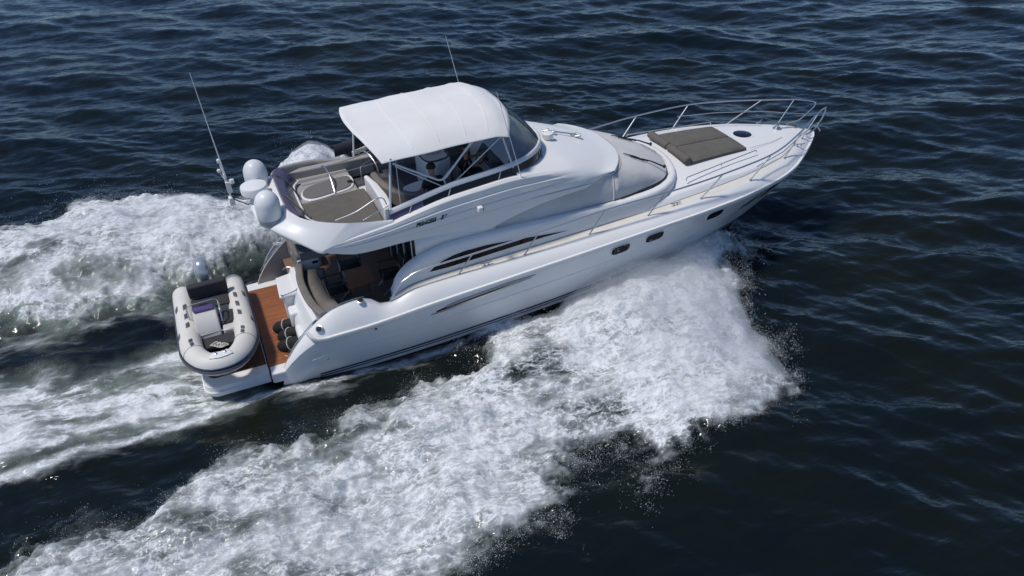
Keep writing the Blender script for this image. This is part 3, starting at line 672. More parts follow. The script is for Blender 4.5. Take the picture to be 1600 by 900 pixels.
# ------------------------------------------------------------------ flybridge moulding
botC = Cv([(3.10,3.10),(3.2,3.03),(3.34,2.97),(3.66,2.85),(3.87,2.79),(4.43,2.745),(5.18,2.74),(6.0,2.69),(6.85,2.56),(7.6,2.73),(8.42,2.90),(9.87,3.03),(10.22,3.06),(10.85,3.18)])
trimC = Cv([(3.10,3.11),(3.4,3.04),(4.0,2.95),(4.78,2.93),(5.97,2.97),(6.9,3.03),(8.58,3.10),(9.87,3.10),(10.22,3.115),(10.85,3.195)])
topF = Cv([(3.10,3.125),(3.4,3.18),(3.8,3.25),(4.72,3.33),(5.13,3.42),(6.03,3.60),(6.63,3.66),(7.6,3.73),(8.3,3.68),(8.8,3.58),(9.5,3.45),(10.2,3.30),(10.85,3.20)])
def side_pts(x):
    b, t, p = botC(x), trimC(x), topF(x); k = sm(3.1, 4.2, x)*(1-sm(9.3, 10.6, x)); wide = 1.79+.13*(1-sm(3.2, 5.0, x))
    fr = 1-sm(9.6, 10.7, x)*.10
    h = max(p-t, .004)
    pts = [(wide-.16, b), (wide-.05, b+.0), (wide-.035, b+.02), (wide-.03, t-.012), (wide-.03, t), (wide+.035*k, t+.04*h), (wide+.045*k, t+.30*h), (wide+.022*k, t+.345*h),
           (wide+.055*k, t+.42*h), (wide+.06*k, t+.62*h), (wide+.03*k, t+.665*h), (wide+.045*k, t+.74*h), (wide+.03*k, t+.90*h), (wide-.02*k, t+.98*h), (wide-.06, p)]
    return [(y*fr, z) for y, z in pts]
XF = [3.1, 3.14, 3.2, 3.28, 3.38, 3.5]+[3.65+.15*i for i in range(28)]
for sg in (1, -1):
    mb = MB(); mb.loft([[(x, -y*sg, z) for y, z in side_pts(x)] for x in XF], cap0=True); mb.build('flybridge_side', M['gel'], Y, angle=28)
# cabin roof ahead of the flybridge: the side strakes melt into a crowned roof
roofZ = Cv([(7.7,3.76),(8.4,3.73),(8.9,3.70),(9.5,3.58),(10.1,3.42),(10.5,3.30),(10.85,3.225)])
def roof_row(x):
    sp = side_pts(x); n = 3.0+2.2*(1-sm(7.8, 9.8, x)); hw = 1.765*(1-.11*sm(9.4, 10.85, x))+.03*(1-sm(7.7, 9, x))
    zt = trimC(x); zr = roofZ(x); w = sm(7.75, 9.7, x); out = []
    def se(a):
        th = a*math.pi/2; return hw*math.sin(th)**(2/n), zt+(zr-zt)*math.cos(th)**(2/n)
    m_ = len(sp)
    for i, (y, z) in enumerate(sp):
        if i < 5: ys, zs = y, z
        else: ys, zs = se(1-.42*(i-4)/(m_-5))
        out.append((y+(ys-y)*w, z+(zs-z)*w))
    y0, z0 = out[-1]; ye, ze = se(.58)
    for i in range(1, 11):
        ys, zs = se(.58*(1-i/10)); f = 1-i/10
        yf = y0*f; zf = z0+(zr-z0)*(1-f**3)
        out.append((yf+(ys-yf)*w, zf+(zs-zf)*w))
    return [Vector((x-(.62*sm(9.0, 10.85, x))*(max(y, 0)/1.6)**2.6, -y, z)) for y, z in out]
RX = [7.7+.1*i for i in range(31)]+[10.75, 10.81, 10.85]
rr = [roof_row(x) for x in RX]
e0 = rr[-1]
rr += [[p+Vector((.012, 0, -.035)) for p in e0], [p+Vector((-.03, 0, -.07)) for p in e0], [p+Vector((-.3, 0, -.085)) for p in e0]]
mb = MB(); mb.loft(rr).mirror(); mb.build('cabin_roof', M['gel'], Y, angle=32)
# steel trim strip along the flybridge side
for sg in (-1, 1):
    mb = MB(); mb.tube([(x, sg*(side_pts(x)[4][0]+.004), trimC(x)-.006) for x in np.linspace(3.98, 9.9, 60)], .014, 6); mb.build('trim_strip', M['steel'], Y)
# aft ledge carrying the domes
outC = [(2.03,0,3.46),(2.05,.35,3.46),(2.11,.70,3.455),(2.24,1.02,3.44),(2.42,1.30,3.40),(2.62,1.55,3.34),(2.84,1.76,3.24),(3.02,1.89,3.14),(3.12,1.935,3.105)]
rimC = [(2.66,0,3.76),(2.66,.35,3.76),(2.67,.72,3.755),(2.70,1.0,3.75),(2.78,1.18,3.73),(2.90,1.35,3.69),(3.10,1.50,3.645),(3.45,1.66,3.585),(3.8,1.755,3.53)]
outS = catmull(outC, 5); rimS = catmull(rimC, 5)
ends_o = [Vector((x, side_pts(x)[-2][0]+.01, topF(x)-.004)) for x in np.linspace(3.2, 4.75, 14)]
ends_r = [Vector((x, np.interp(x, [3.8, 4.75], [1.755, 1.745]), np.interp(x, [3.8, 4.2, 4.75], [3.53, 3.45, 3.365]))) for x in np.linspace(3.87, 4.75, 14)]
O, Rm = outS+ends_o, rimS+ends_r
def mixp(a, b, t, up=0):
    p = a+(b-a)*t; return Vector((p.x, -p.y, p.z+up*math.sin(math.pi*t)))
rowsL = []
for t, up in ((0, 0), (.05, .02), (.15, .035), (.35, .03), (.6, .0), (.8, -.03), (.93, -.005), (1, 0)):
    row = []
    for i, (a, b) in enumerate(zip(O, Rm)):
        k = 1-sm(15, 42, i); p = a+(b-a)*t
        row.append(Vector((p.x, -p.y, p.z+(up*1.3-.045*math.sin(math.pi*min(1, t*1.05)))*k+.02*(1-k)*math.sin(math.pi*t))))
    rowsL.append(row)
under = [[Vector((a.x+.02, -a.y, a.z-.05)) for a in O], [Vector((max(a.x+.35, 2.5), -a.y*.93, min(a.z-.12, 2.98))) for a in O], [Vector((max(a.x+1.1, 3.2), -a.y*.8, 2.80)) for a in O]]
mb = MB(); mb.loft(under[::-1]+rowsL).mirror(); mb.build('flybridge_aft_ledge', M['gel'], Y, angle=50)
# inner lining of the flybridge well
rimF = Rm+[Vector((x, 1.73-.02*sm(5, 7.7, x), topF(x))) for x in np.linspace(4.9, 7.7, 12)]
DZ = 2.98
lin = [[Vector((p.x, -p.y, p.z)) for p in rimF]]
for q, dn in ((.03, .01), (.055, .03), (.07, .10)): lin.append([Vector((p.x+q*(p.y < 1.3), -max(0, p.y-q*(p.y > .75)), p.z-dn)) for p in rimF])
lin.append([Vector((p.x+.14*(p.y < 1.3), -max(0, p.y-.10*(p.y > .75)), DZ)) for p in rimF])
mb = MB(); mb.loft(lin).mirror(); mb.build('flybridge_lining', M['greymould'], Y, angle=50)
mb = MB(); mb.box((5.35, 0, DZ-.11), (5.3, 3.1, .2)); mb.build('flybridge_floor', M['flyfloor'], Y)
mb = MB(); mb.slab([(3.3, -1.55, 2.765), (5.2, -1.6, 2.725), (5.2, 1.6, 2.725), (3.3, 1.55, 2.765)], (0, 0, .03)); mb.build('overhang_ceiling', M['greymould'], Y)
def on_side(x, z):
    sp_ = side_pts(x); ys = [p[0] for p in sp_[4:]]; zs = [p[1] for p in sp_[4:]]
    return Vector((x, -(float(np.interp(z, zs, ys))+.009), z))
for tx, xa, xb in (('PRINCESS', 5.22, 5.70), ('56', 5.79, 5.95)):
    text_mesh(tx, 'model_lettering', M['sticker'], Y, (0, 0, 0), (1, 0, 0), (0, 0, 1), .1, .4, shear=.25, bold=.04, fn=lambda a, c, xa=xa, xb=xb: on_side(xa+(xb-xa)*a, trimC(xa+(xb-xa)*a)+.155+.028*(xa-5.22+(xb-xa)*a)/.7+.105*c))

# white side panels closing the cabin between its shoulder and the flybridge moulding
for sg in (1, -1):
    xs = np.linspace(5.17, 7.1, 24); mb = MB()
    mb.loft([[(x, -sg*(1.71-.0*x), topC(x)-.03) for x in xs], [(x, -sg*1.722, .5*(topC(x)+botC(x))) for x in xs], [(x, -sg*1.735, botC(x)+.05) for x in xs]]); mb.build('cabin_side_panel', M['gel'], Y, solid=.03)
# ------------------------------------------------------------------ deck fittings, rails
def sym(pts, sg): return [(p[0], p[1]*sg, p[2]) for p in pts]
railS = [(4.38,-2.0,1.50),(4.62,-2.0,1.84),(4.83,-2.0,1.98),(5.2,-2.01,2.10),(6.58,-2.04,2.21),(8.35,-2.07,2.36),(9.96,-2.08,2.50),(11.6,-2.12,2.58),(13.0,-2.10,2.68),(14.58,-1.90,2.77),(15.7,-1.42,2.83),(16.6,-.88,2.88),(17.25,-.50,2.90)]
tip = [(17.66,-.25,2.84),(17.70,-.22,2.74),(17.62,-.26,2.60),(17.38,-.33,2.36),(17.28,-.36,2.30)]
for sg in (1, -1):
    mb = MB(); mb.tube(sym([tuple(p) for p in catmull(railS, 6)]+[tuple(p) for p in catmull([railS[-1]]+tip, 5)][1:]+[(17.05,-.42,2.27),(16.95,-.42,2.235)], sg), .021, 8); r_o = mb.build('deck_rail', M['steel'], Y)
    mb = MB(); mb.tube(sym([(14.2,-1.86,2.50),(15.3,-1.50,2.53),(16.4,-.90,2.57),(17.5,-.30,2.48)], sg), .0125, 8); mb.build('mid_rail', M['steel'], Y)
    for (b, t) in (((7.65,-2.05,1.81),(8.02,-2.065,2.33)),((9.35,-2.03,1.90),(9.74,-2.08,2.48)),((10.96,-2.02,1.99),(11.36,-2.115,2.57)),((12.47,-2.02,2.10),(13.0,-2.10,2.68)),((14.06,-1.85,2.165),(14.58,-1.90,2.77)),((15.54,-1.30,2.205),(16.42,-.98,2.87)),((16.72,-.54,2.225),(17.2,-.53,2.90)),((6.02,-2.03,1.74),(6.38,-2.04,2.20))):
        mb = MB(); mb.tube(sym([b, t], sg), .016, 8); mb.lathe([(.032, 0), (.032, .012), (.018, .022)], (b[0], b[1]*sg, b[2]), 12); mb.build('stanchion', M['steel'], Y)
    # cleats
    for (x, y, z) in ((6.72,-2.0,1.79),(11.78,-1.96,2.06),(16.35,-.88,2.215)):
        mb = MB(); dx = .14; ty = 0 if x < 16 else -.06
        mb.tube(sym([(x-dx,y-ty,z+.065),(x-.06,y-ty*.4,z+.055),(x+.06,y+ty*.4,z+.055),(x+dx,y+ty,z+.065)], sg), .014, 8)
        for q in (-.05, .05): mb.lathe([(.026, 0), (.014, .02), (.014, .055)], (x+q, (y+ty*.5*(q > 0))*sg, z), 10)
        mb.build('cleat', M['steel'], Y)
    mb = MB(); mb.tube(sym(fillet([(12.34,-1.52,2.40),(12.36,-1.50,2.47),(14.78,-1.06,2.51),(14.80,-1.06,2.44)], .05), sg), .013, 8); mb.tube(sym([(13.55,-1.28,2.42),(13.55,-1.28,2.49)], sg), .01, 6); mb.build('grab_rail', M['steel'], Y)
    # small deck fillers, gunwale lamps
    for (x, y, z, q) in ((3.72,-2.03,1.735,.075),(2.72,-2.13,1.36,.085)):
        mb = MB(); nrm = Vector((-.05, -.25*1, .95)) if x > 3 else Vector((-.45, -.62, .65))
        if sg < 0: nrm.y = -nrm.y
        mb.lathe([(q, 0), (q, .012), (q*.75, .018), (q*.72, .010), (0.001, .010)], Vector((x, y*sg, z))-nrm*.004, 20, axis=nrm); mb.build('mooring_hole', M['steel'], Y)
        mb = MB(); mb.lathe([(q*.70, 0), (.001, .002)], Vector((x, y*sg, z))+nrm*.012, 16, axis=nrm); mb.build('mooring_hole_insert', M['blackp'], Y)
    # coaming hand rail
    mb = MB(); mb.tube(sym([tuple(p) for p in catmull([(1.95,-1.945,.72),(2.2,-1.94,1.04),(2.72,-1.94,1.50),(3.2,-1.94,1.71),(3.6,-1.94,1.765),(3.82,-1.94,1.76)], 6)], sg), .011, 6)
    mb.build('coaming_rail', M['steel'], Y)
    # portholes
    for u0, v0, hl, hw in ((.543, .215, .25, .125), (.605, .205, .25, .125), (.725, .20, .26, .125)):
        def pp(a, rr, off):
            dv = hw*rr*abs(math.sin(a))**.62*math.copysign(1, math.sin(a))/1.35; dx = hl*rr*abs(math.cos(a))**.62*math.copysign(1, math.cos(a))
            return hull_pt(u0+(dx+(.08+2.22*u0)*dv)/(15.75-2.22*v0), v0+dv, off)
        ang = [2*math.pi*k/28 for k in range(28)]
        mb = MB(); mb.loft([sym([pp(a, q, o) for a in ang], sg) for q, o in ((1.10, .001), (1.09, .020), (1.02, .022), (1.0, .010))], cu=True); po = mb.build('porthole', M['gel'], Y)
        mb = MB(); mb.loft([sym([pp(a, q, .016) for a in ang], sg) for q in (1.02, .7, .4, .1)], cu=True, cap1=True); mb.build('pane', M['portglass'], po)
    # dark flush window right under the bow rail
    f = MB(); f.loft([sym([hull_pt(u, v0_+(v1_-v0_)*q, .010) for u, v0_, v1_ in ((.890,.50,.51),(.905,.36,.53),(.92,.30,.54),(.935,.28,.50),(.95,.28,.42),(.957,.30,.34))], sg) for q in (0, .5, 1)]); f.build('bow_window', M['glass'], Y)
    # engine-room air grille: two long tapered louvres
    for (ua, ub, va, vb, h0) in ((.245,.388,.165,.12,.10),(.225,.385,.25,.165,.055),(.232,.352,.208,.142,.05)):
        mb = MB(); rws = []
        for vo, of in ((-1, .001), (-.8, .016), (.8, .016), (1, .001)):
            rws.append(sym([hull_pt(ua+(ub-ua)*k/20, va+(vb-va)*k/20+vo*h0*.5*min(1, (20-k)/6+.08)*min(1, k/3+.3), of) for k in range(21)], sg))
        mb.loft(rws); mb.build('air_grille', M['grey'] if h0 > .09 else (M['steel'] if h0 > .052 else M['dark']), Y)
    # cabin wall grooves: thin dark joint above the nonskid
    mb = MB(); mb.tube(sym([(x, -(wallbase(x)+.004), edgeC(x)[1]+.02) for x in np.linspace(4.8, 16.3, 70)], sg), .006, 5); mb.build('deck_joint', M['grey'], Y)
text_mesh('DN182', 'registration_lettering', M['sticker'], Y, (0, 0, 0), (1, 0, 0), (0, 0, 1), .15, .45, shear=.25, bold=.085, fn=lambda a, c: hull_pt(.824+.036*a+.012*c, .47-.19*c, .014))
# scuppers and skin fittings
for u, v in ((.137, .12), (.07, .55), (.20, .84), (.21, .84), (.222, .83), (.30, .80), (.31, .79)):
    mb = MB(); mb.lathe([(.030 if v < .2 else .018, 0), (.028 if v < .2 else .016, .012), (.001, .010)], hull_pt(u, v, -.002), 10, axis=(0, -1, .1)); mb.build('skin_fitting', M['blackp'] if v < .2 else M['steel'], Y)

# foredeck hatch, windlass, anchor chain
mb = MB(); mb.lathe([(.30, 0), (.30, .025), (.27, .035), (.25, .03), (.25, .02)], (15.15, .06, 2.425), 36, axis=(.04, 0, 1)); ho = mb.build('deck_hatch', M['gel'], Y)
mb = MB(); mb.lathe([(.255, .03), (.2, .045), (.001, .05)], (15.15, .06, 2.425), 36, axis=(.04, 0, 1)); mb.build('pane', mat('hatch_glass', (.008, .010, .022), .12, spec=.6), ho)
mb = MB(); mb.lathe([(.11, 0), (.12, .03), (.10, .06), (.055, .075), (.05, .12), (.075, .15), (.07, .17), (.001, .18)], (16.35, .10, 2.33), 18); mb.build('windlass', M['steel'], Y)
mb = MB()
for i in range(22):
    x = 16.42+i*.042; mb.tube([(x-.028, .10-.003*i, 2.345-.004*i), (x+.028, .10-.003*i+(.014 if i % 2 else -.014), 2.345-.004*i)], .011, 6)
mb.build('anchor_chain', M['steel'], Y)
mb = MB(); mb.box((17.25, .03, 2.22), (.62, .17, .07)); mb.build('bow_roller', M['steel'], Y, bevel=.015)
mb = MB(); mb.tube([(16.9, .03, 2.29), (17.62, .03, 2.19), (17.72, .03, 2.06)], .028); mb.slab([(17.66, -.18, 2.10), (17.80, .0, 1.86), (17.66, .22, 2.10), (17.72, .03, 2.16)], (.03, 0, .03)); mb.build('anchor', M['steel'], Y)
mb = MB(); mb.tube([(14.75, -.82, 2.475), (15.6, -.65, 2.405), (16.1, -.45, 2.355)], .006, 5); mb.build('deck_seam', M['grey'], Y); mb = MB(); mb.tube([(14.75, .82, 2.475), (15.6, .65, 2.405), (16.1, .45, 2.355)], .006, 5); mb.build('deck_seam', M['grey'], Y)
# wipers
for (a, b, c) in (((11.20, .36), (11.98, -.10), 0), ((10.92, -.80), (11.78, -1.12), 1)):
    def on_cover(x, y):
        best = min(((cover_pt(t, q, .03)-Vector((x, y if y < 0 else -y, 0))).xy.length, cover_pt(t, q, .03).z) for t in T1 for q in Q); return best[1]
    A = Vector((a[0], a[1], on_cover(*a)+.04)); B = Vector((b[0]+.12, b[1]-.05, on_cover(*b)+.045))
    mb = MB(); mb.tube([B, B+(A-B)*.3+Vector((0, 0, .03)), A+(B-A)*.45+Vector((0, 0, .02))], [.022, .017, .012], 6)
    dv = Vector((.30, .10, 0)).normalized() if c == 0 else Vector((.31, .13, 0)).normalized(); dv = (B-A).normalized()
    mb.tube([A, A+dv*.30+Vector((0, .0, .012)), A+dv*.68], [.010, .02, .010], 6); mb.tube([A+dv*.16+Vector((0, -.05, 0)), A+dv*.52+Vector((.0, -.08, .0))], .012, 6)
    mb.lathe([(.03, -.03), (.035, .03), (.02, .05)], B, 10); mb.build('wiper', M['blackp'], Y)
# roof: twin horns, flush floodlight, side camera box, antenna mounts
hz = 3.52
mb = MB(); mb.tube([(9.42, .30, hz+.13), (10.05, .06, hz+.0)], .02, 8)
for (x, y, z) in ((9.38,.34,hz+.13),(9.47,.20,hz+.13),(10.03,.10,hz-.02),(10.09,.0,hz-.03)):
    mb.lathe([(.02, -.1), (.03, -.02), (.065, .05), (.06, .055), (.001, .03)], (x, y, z), 14, axis=(.9, -.35, .05))
for (x, y, z) in ((9.5, .27, hz+.04), (9.92, .11, hz-.05)): mb.lathe([(.035, -.06), (.02, 0), (.02, .09)], (x, y, z), 10)
mb.build('horn', M['steel'], Y)
mb = MB(); mb.lathe([(.10, -.03), (.10, .015), (.05, .03), (.05, .05), (.13, .06), (.14, .11), (.13, .18), (.10, .19)], (9.18, -.16, roofZ(9.18)-.01), 18, axis=(-.05, 0, 1)); mb.build('searchlight', M['gel'], Y)
mb = MB(); mb.box((6.68, -1.955, 3.235), (.12, .12, .13)); bo = mb.build('side_lamp', M['gel'], Y, bevel=.02)
mb = MB(); mb.box((6.745, -1.965, 3.22), (.016, .07, .08)); mb.build('lens', M['blackp'], bo)
antP = [((7.84,-1.80,3.33),(7.29,-1.78,5.75)),((7.92,1.80,3.36),(7.42,1.78,5.94))]
for b, t in antP:
    mb = MB(); mb.tube([b, t], [.011, .005], 8); mb.tube([b, Vector(b).lerp(Vector(t), .06)], .02, 8); mb.build('whip_antenna', M['gel'], Y)
    sg = math.copysign(1, b[1])
    mb = MB(); mb.box((b[0], b[1]-.03*sg, b[2]-.02), (.07, .05, .10)); mb.tube([(b[0]-.13, b[1]-.03*sg, b[2]-.02), (b[0]+.04, b[1], b[2]+.04)], .016, 8); mb.build('antenna_mount', M['steel'], Y, bevel=.006)
mb = MB(); mb.tube([(8.56,-1.02,3.90),(8.60,-1.10,3.62)], .012, 6); mb.lathe([(.03, -.01), (.03, .02)], (8.60,-1.10,3.60), 8); mb.build('windscreen_strut', M['blackp'], Y)

# domes and radar on the aft ledge
for y in (-.84, .84):
    prof = [(.285, 0), (.30, .03), (.30, .05), (.285, .055)]; mb = MB(); mb.lathe([(.24, -.08)]+[(q*.86, z_) for q, z_ in prof], (2.33, y, 3.555), 40); bs = mb.build('satellite_dome', M['grey'], Y, label=None)
    pr = [(.295, .055), (.305, .07), (.305, .30)]+[(.305*math.cos(t), .40+.33*math.sin(t)-.0) for t in np.linspace(.0, math.pi/2-.02, 14)]
    mb = MB(); mb.lathe([(q*.86, z_*.90) for q, z_ in pr], (2.33, y, 3.555+.006), 48); mb.build('radome', M['dome'], bs)
mb = MB(); mb.lathe([(.10, -.22), (.10, 0), (.26, .02), (.295, .05), (.30, .18), (.285, .215), (.20, .235), (.001, .245)], (2.20, .30, 3.66), 44); mb.build('radar_scanner', M['dome'], Y)
# aft mast: bracket, lamp block, whip and small aerials
mb = MB(); mb.tube([(2.2,.62,3.50),(1.95,.72,3.50),(1.72,.84,3.52)], .025, 8); mb.tube([(2.2,.45,3.47),(1.92,.62,3.44),(1.70,.84,3.46)], .012, 6); mb.tube([(2.25,.3,3.50),(2.0,.42,3.38),(1.75,.74,3.42),(1.69,.86,3.6)], .014, 6); mb.build('mast_bracket', M['blackp'], Y)
mb = MB(); mb.box((1.69,.84,3.36), (.12,.15,.20)); mb.build('stern_lamp', M['gel'], Y, bevel=.02)
mb = MB(); mb.tube([(1.70,.84,3.46),(1.66,.80,4.05)], [.035, .022], 8); mb.box((1.70,.82,3.72), (.11,.13,.26)); mb.lathe([(.05, -.05), (.05, .05)], (1.79,.76,3.86), 12); mb.lathe([(.04, -.05), (.045, .03), (.001, .05)], (1.63,.9,4.34), 12)
mb.tube([(1.66,.80,3.98),(1.63,.9,4.30)], .014, 6); mb.lathe([(.035, -.03), (.04, .03), (.001, .045)], (1.58,.86,4.12), 12); mb.tube([(1.66,.8,3.9),(1.58,.86,4.1)], .012, 6); mb.build('mast', M['gel'], Y, bevel=.008)
mb = MB(); mb.tube([(1.69,.80,3.95),(1.52,.78,6.40)], [.015, .006], 8); mb.build('whip_antenna', M['gel'], Y)

# ------------------------------------------------------------------ flybridge: windscreen, bimini frame and canvas, rails, seats
wsP = [(4.72,-1.64,3.51),(5.19,-1.64,3.61),(6.1,-1.63,3.80),(6.7,-1.62,3.86),(7.3,-1.60,3.91),(7.75,-1.52,3.94),(8.2,-1.30,3.95),(8.53,-.97,3.95),(8.74,-.55,3.95),(8.80,0,3.95)]
half = catmull(wsP, 6); full = half+[Vector((p.x, -p.y, p.z)) for p in half[-2::-1]]
rows = [[], [], [], [], []]
for i, p in enumerate(full):
    t = (full[min(i+1, len(full)-1)]-full[max(i-1, 0)]).normalized(); n = Vector((t.y, -t.x, 0)).normalized()
    for k, (o, z) in enumerate(((-.02, .055), (.02, .065), (.052, .04), (.058, -.04), (.02, -.055))): rows[k].append(p+n*o+Vector((0, 0, z)))
mb = MB(); mb.loft(rows+[rows[0]]); mb.build('windscreen_frame', M['gel'], Y, angle=50)
low = [Vector((p.x-.0, p.y*1.0, 0)) for p in full]
r0, r1 = [], []
for i, p in enumerate(full):
    t = (full[min(i+1, len(full)-1)]-full[max(i-1, 0)]).normalized(); n = Vector((t.y, -t.x, 0)).normalized()
    z = topF(p.x)+.01 if p.x < 7.7 else min(p.z-.06, roofZ(p.x)-.05)
    r0.append(p+n*.03+Vector((0, 0, -.04))); q = p+n*.085; r1.append(Vector((q.x, q.y, z-.02)))
ni = 8
mb = MB(); mb.loft([r0[ni:-ni], r1[ni:-ni]]); mb.build('side_screen', M['band'], Y)
for sl in (slice(0, ni+1), slice(-ni-1, None)):
    mb = MB(); mb.loft([r0[sl], r1[sl]]); mb.build('side_screen', M['violet'], Y, label='violet end of the black side screen')
for x in (5.15, 6.15, 7.3):
    for sg in (1, -1):
        i = min(range(len(half)), key=lambda k: abs(half[k].x-x)); a = r0[i] if sg > 0 else r0[-1-i]; b = r1[i] if sg > 0 else r1[-1-i]
        s_ = Vector((0, -.012 if a.y < 0 else .012, 0)); mb = MB(); mb.tube([a+s_+Vector((.03,0,0)), b+s_+Vector((-.05,0,0))], .016, 6); mb.build('screen_post', M['grey'], Y)
# bimini canvas
def bim(x, a):
    """a -1 starboard .. 1 port"""
    front = sm(7.0, 8.0, x); w = 1.63
    y = w*math.sin(a*math.pi/2*.98)**1 if abs(a) < 1 else math.copysign(w, a)
    q = abs(y)/w
    z = 5.02+.05*sm(5, 7.8, x)-.33*q**4.2-.03*q**2+.035*math.sin((x-4.6)/3.2*math.pi)
    z -= .018*math.cos((x-4.62)/.80*2*math.pi)*(1-q**6)*.6
    z += .006*math.sin(x*5+y*3)+.004*math.sin(y*9-x*2)
    return y, z
BX = [0, .03, .08, .16, .26, .36, .46, .56, .66, .75, .83, .89, .94, .975, 1]; AL = [-1+2*i/44 for i in range(45)]
rows = []
for b in BX:
    row = []
    for a in AL:
        y, z = bim(4.6+3.3*b, a); q = abs(y)/1.63
        xa = 4.36+.34*q**2.2; xf = 7.93-.34*q**2.6
        x = xa+(xf-xa)*b
        y, z = bim(x, a); z -= .13*sm(.86, 1, b)**1.5*(1-.5*q**4)
        row.append(Vector((x, y, z)))
    rows.append(row)
ed = rows
mb = MB(); mb.loft(rows); bo = mb.build('bimini_canvas', M['canvas'], Y, solid=.012, angle=70)
for b in (.26, .46, .66, .83):
    mb = MB(); k0 = min(range(len(BX)), key=lambda k: abs(BX[k]-b)); t = [rows[k0][j]+Vector((0, 0, .008)) for j in range(5, 40)]; mb.tube(t, .0055, 5); mb.build('seam', M['canvas'], bo)
def rim(pts, nm, rr, mt): mb = MB(); mb.tube(pts, rr, 6); mb.build(nm, mt, bo)
rim([r_[0]+Vector((0, -.004, -.012)) for r_ in rows], 'hem', .014, M['canvas']); rim([r_[-1]+Vector((0, .004, -.012)) for r_ in rows], 'hem', .014, M['canvas'])
# bimini frame
for sg in (1, -1):
    F = [([(4.74,-1.63,3.40),(4.90,-1.61,4.72)], .025), ([(6.1,-1.60,3.66),(6.02,-1.60,3.95)], .012),
         ([(4.95,-1.60,4.58),(5.92,-1.60,3.96),(6.05,-1.60,3.98),(6.72,-1.60,4.70)], .022), ([(5.0,-1.60,4.50),(6.12,-1.60,3.70)], .012), ([(6.08,-1.58,3.70),(7.44,-1.58,4.68)], .013), ([(7.42,-1.60,4.70),(7.66,-1.58,3.86)], .021), ([(6.0,-1.59,3.98),(6.78,-1.59,4.70)], .012), ([(5.05,-1.45,4.66),(5.02,-1.50,3.50)], .008)]
    for p, rr in F:
        mb = MB(); mb.tube(sym(fillet(p, .14), sg), rr, 8); mb.build('bimini_pole', M['alu'], Y)
for x, z in ((4.95, 4.66), (6.3, 4.72), (7.45, 4.70)):
    mb = MB(); pts = []
    for a in AL:
        y, zz = bim(x, a); pts.append((x, y*.985, zz-.045))
    mb.tube(pts, .018, 8); mb.build('bimini_bow', M['alu'], Y)
# clear front curtain
i0 = [k for k, p in enumerate(full) if p.x > 7.5]
fr_top = []
for k in i0:
    y = full[k].y; a = max(-.999, min(.999, math.asin(max(-1, min(1, y/1.63*1.0)))/(math.pi/2*.98)))
    fr_top.append(a)
mb = MB(); rw = []
for q in (0, .25, .5, .75, 1):
    row = []
    for k, a in zip(i0, fr_top):
        p = full[k]+Vector((0, 0, .05)); j = (a+1)/2*44; j0 = min(int(j), 43); t = rows[-1][j0].lerp(rows[-1][j0+1], j-j0)+Vector((-.03, 0, -.02))
        v = p.lerp(t, q); v.x += .05*math.sin(math.pi*q); row.append(v)
    rw.append(row)
mb.loft(rw); cu_ = mb.build('front_curtain', M['vinyl'], Y)
for k in (len(i0)//3, 2*len(i0)//3):
    mb = MB(); mb.tube([r_[k]+Vector((.006, 0, 0)) for r_ in rw], .009, 5); mb.build('zip', M['blackp'], cu_)
# port side curtain in navy fabric between the rails
mb = MB(); mb.loft([[(4.3,1.70,3.50),(5.2,1.70,3.62),(7.3,1.66,3.86)], [(4.3,1.70,3.80),(5.2,1.68,3.92),(7.3,1.64,4.02)]]); mb.build('side_curtain', M['navy'], Y, solid=.01)
# aft wind deflector, violet panels with a dark brace
def rimq(t): return rimS[min(int(t), len(rimS)-1)]
for sg in (1, -1):
    top = [Vector((p.x+.03, p.y*sg, p.z+.01)) for p in rimS[0 if sg > 0 else 0:24]]; bt = [Vector((p.x+.40, p.y*.86*sg, 3.34)) for p in rimS[0:24]]
    mb = MB(); mb.loft([top, bt]); mb.build('wind_deflector', M['violet'], Y, solid=.012)
mb = MB(); mb.tube([(2.78,-.22,3.73),(3.16,-.92,3.40)], .022, 8); mb.build('deflector_brace', M['blackp'], Y); mb = MB(); mb.tube([(2.70,.98,3.74),(2.95,.62,3.70),(3.12,.28,3.36)], .016, 8); mb.build('deflector_brace', M['blackp'], Y)
mb = MB(); mb.tube([Vector((p.x+.41, p.y*.86, 3.35)) for p in rimS[0:24]][::-1]+[Vector((p.x+.41, -p.y*.86, 3.35)) for p in rimS[1:24]], .03, 8); mb.build('deflector_foot', M['gel'], Y)
# aft rails
for nm, P, rr in (('fly_rail', [(2.80,1.22,3.56),(3.6,1.27,3.50),(4.4,1.32,3.52),(5.2,1.40,3.62),(5.9,1.48,3.74)], .013), ('fly_rail', [(3.26,.98,3.37),(4.0,1.0,3.38),(4.66,1.02,3.40),(5.4,1.08,3.44)], .013),
        ('fly_rail', [(3.55,-1.68,3.62),(4.0,-1.70,3.72),(4.45,-1.69,3.90),(4.62,-1.68,3.88),(4.68,-1.67,3.72)], .013), ('fly_rail', [(4.12,-1.72,3.50),(4.72,-1.68,3.68)], .011),
        ('ladder_rail', [(3.87,1.27,3.52),(3.90,1.05,3.62),(3.93,.6,3.58),(3.92,.16,3.34)], .02), ('ladder_rail', [(4.80,1.36,3.57),(4.88,1.2,3.74),(4.98,.9,3.74),(5.06,.6,3.55),(5.06,.5,3.30)], .018), ('ladder_rail', [(4.62,.28,3.40),(4.62,.32,3.70),(4.72,.42,3.74),(4.95,.62,3.74)], .018)):
    mb = MB(); mb.tube(catmull(P, 5), rr, 8); mb.build(nm, M['steel'], Y)
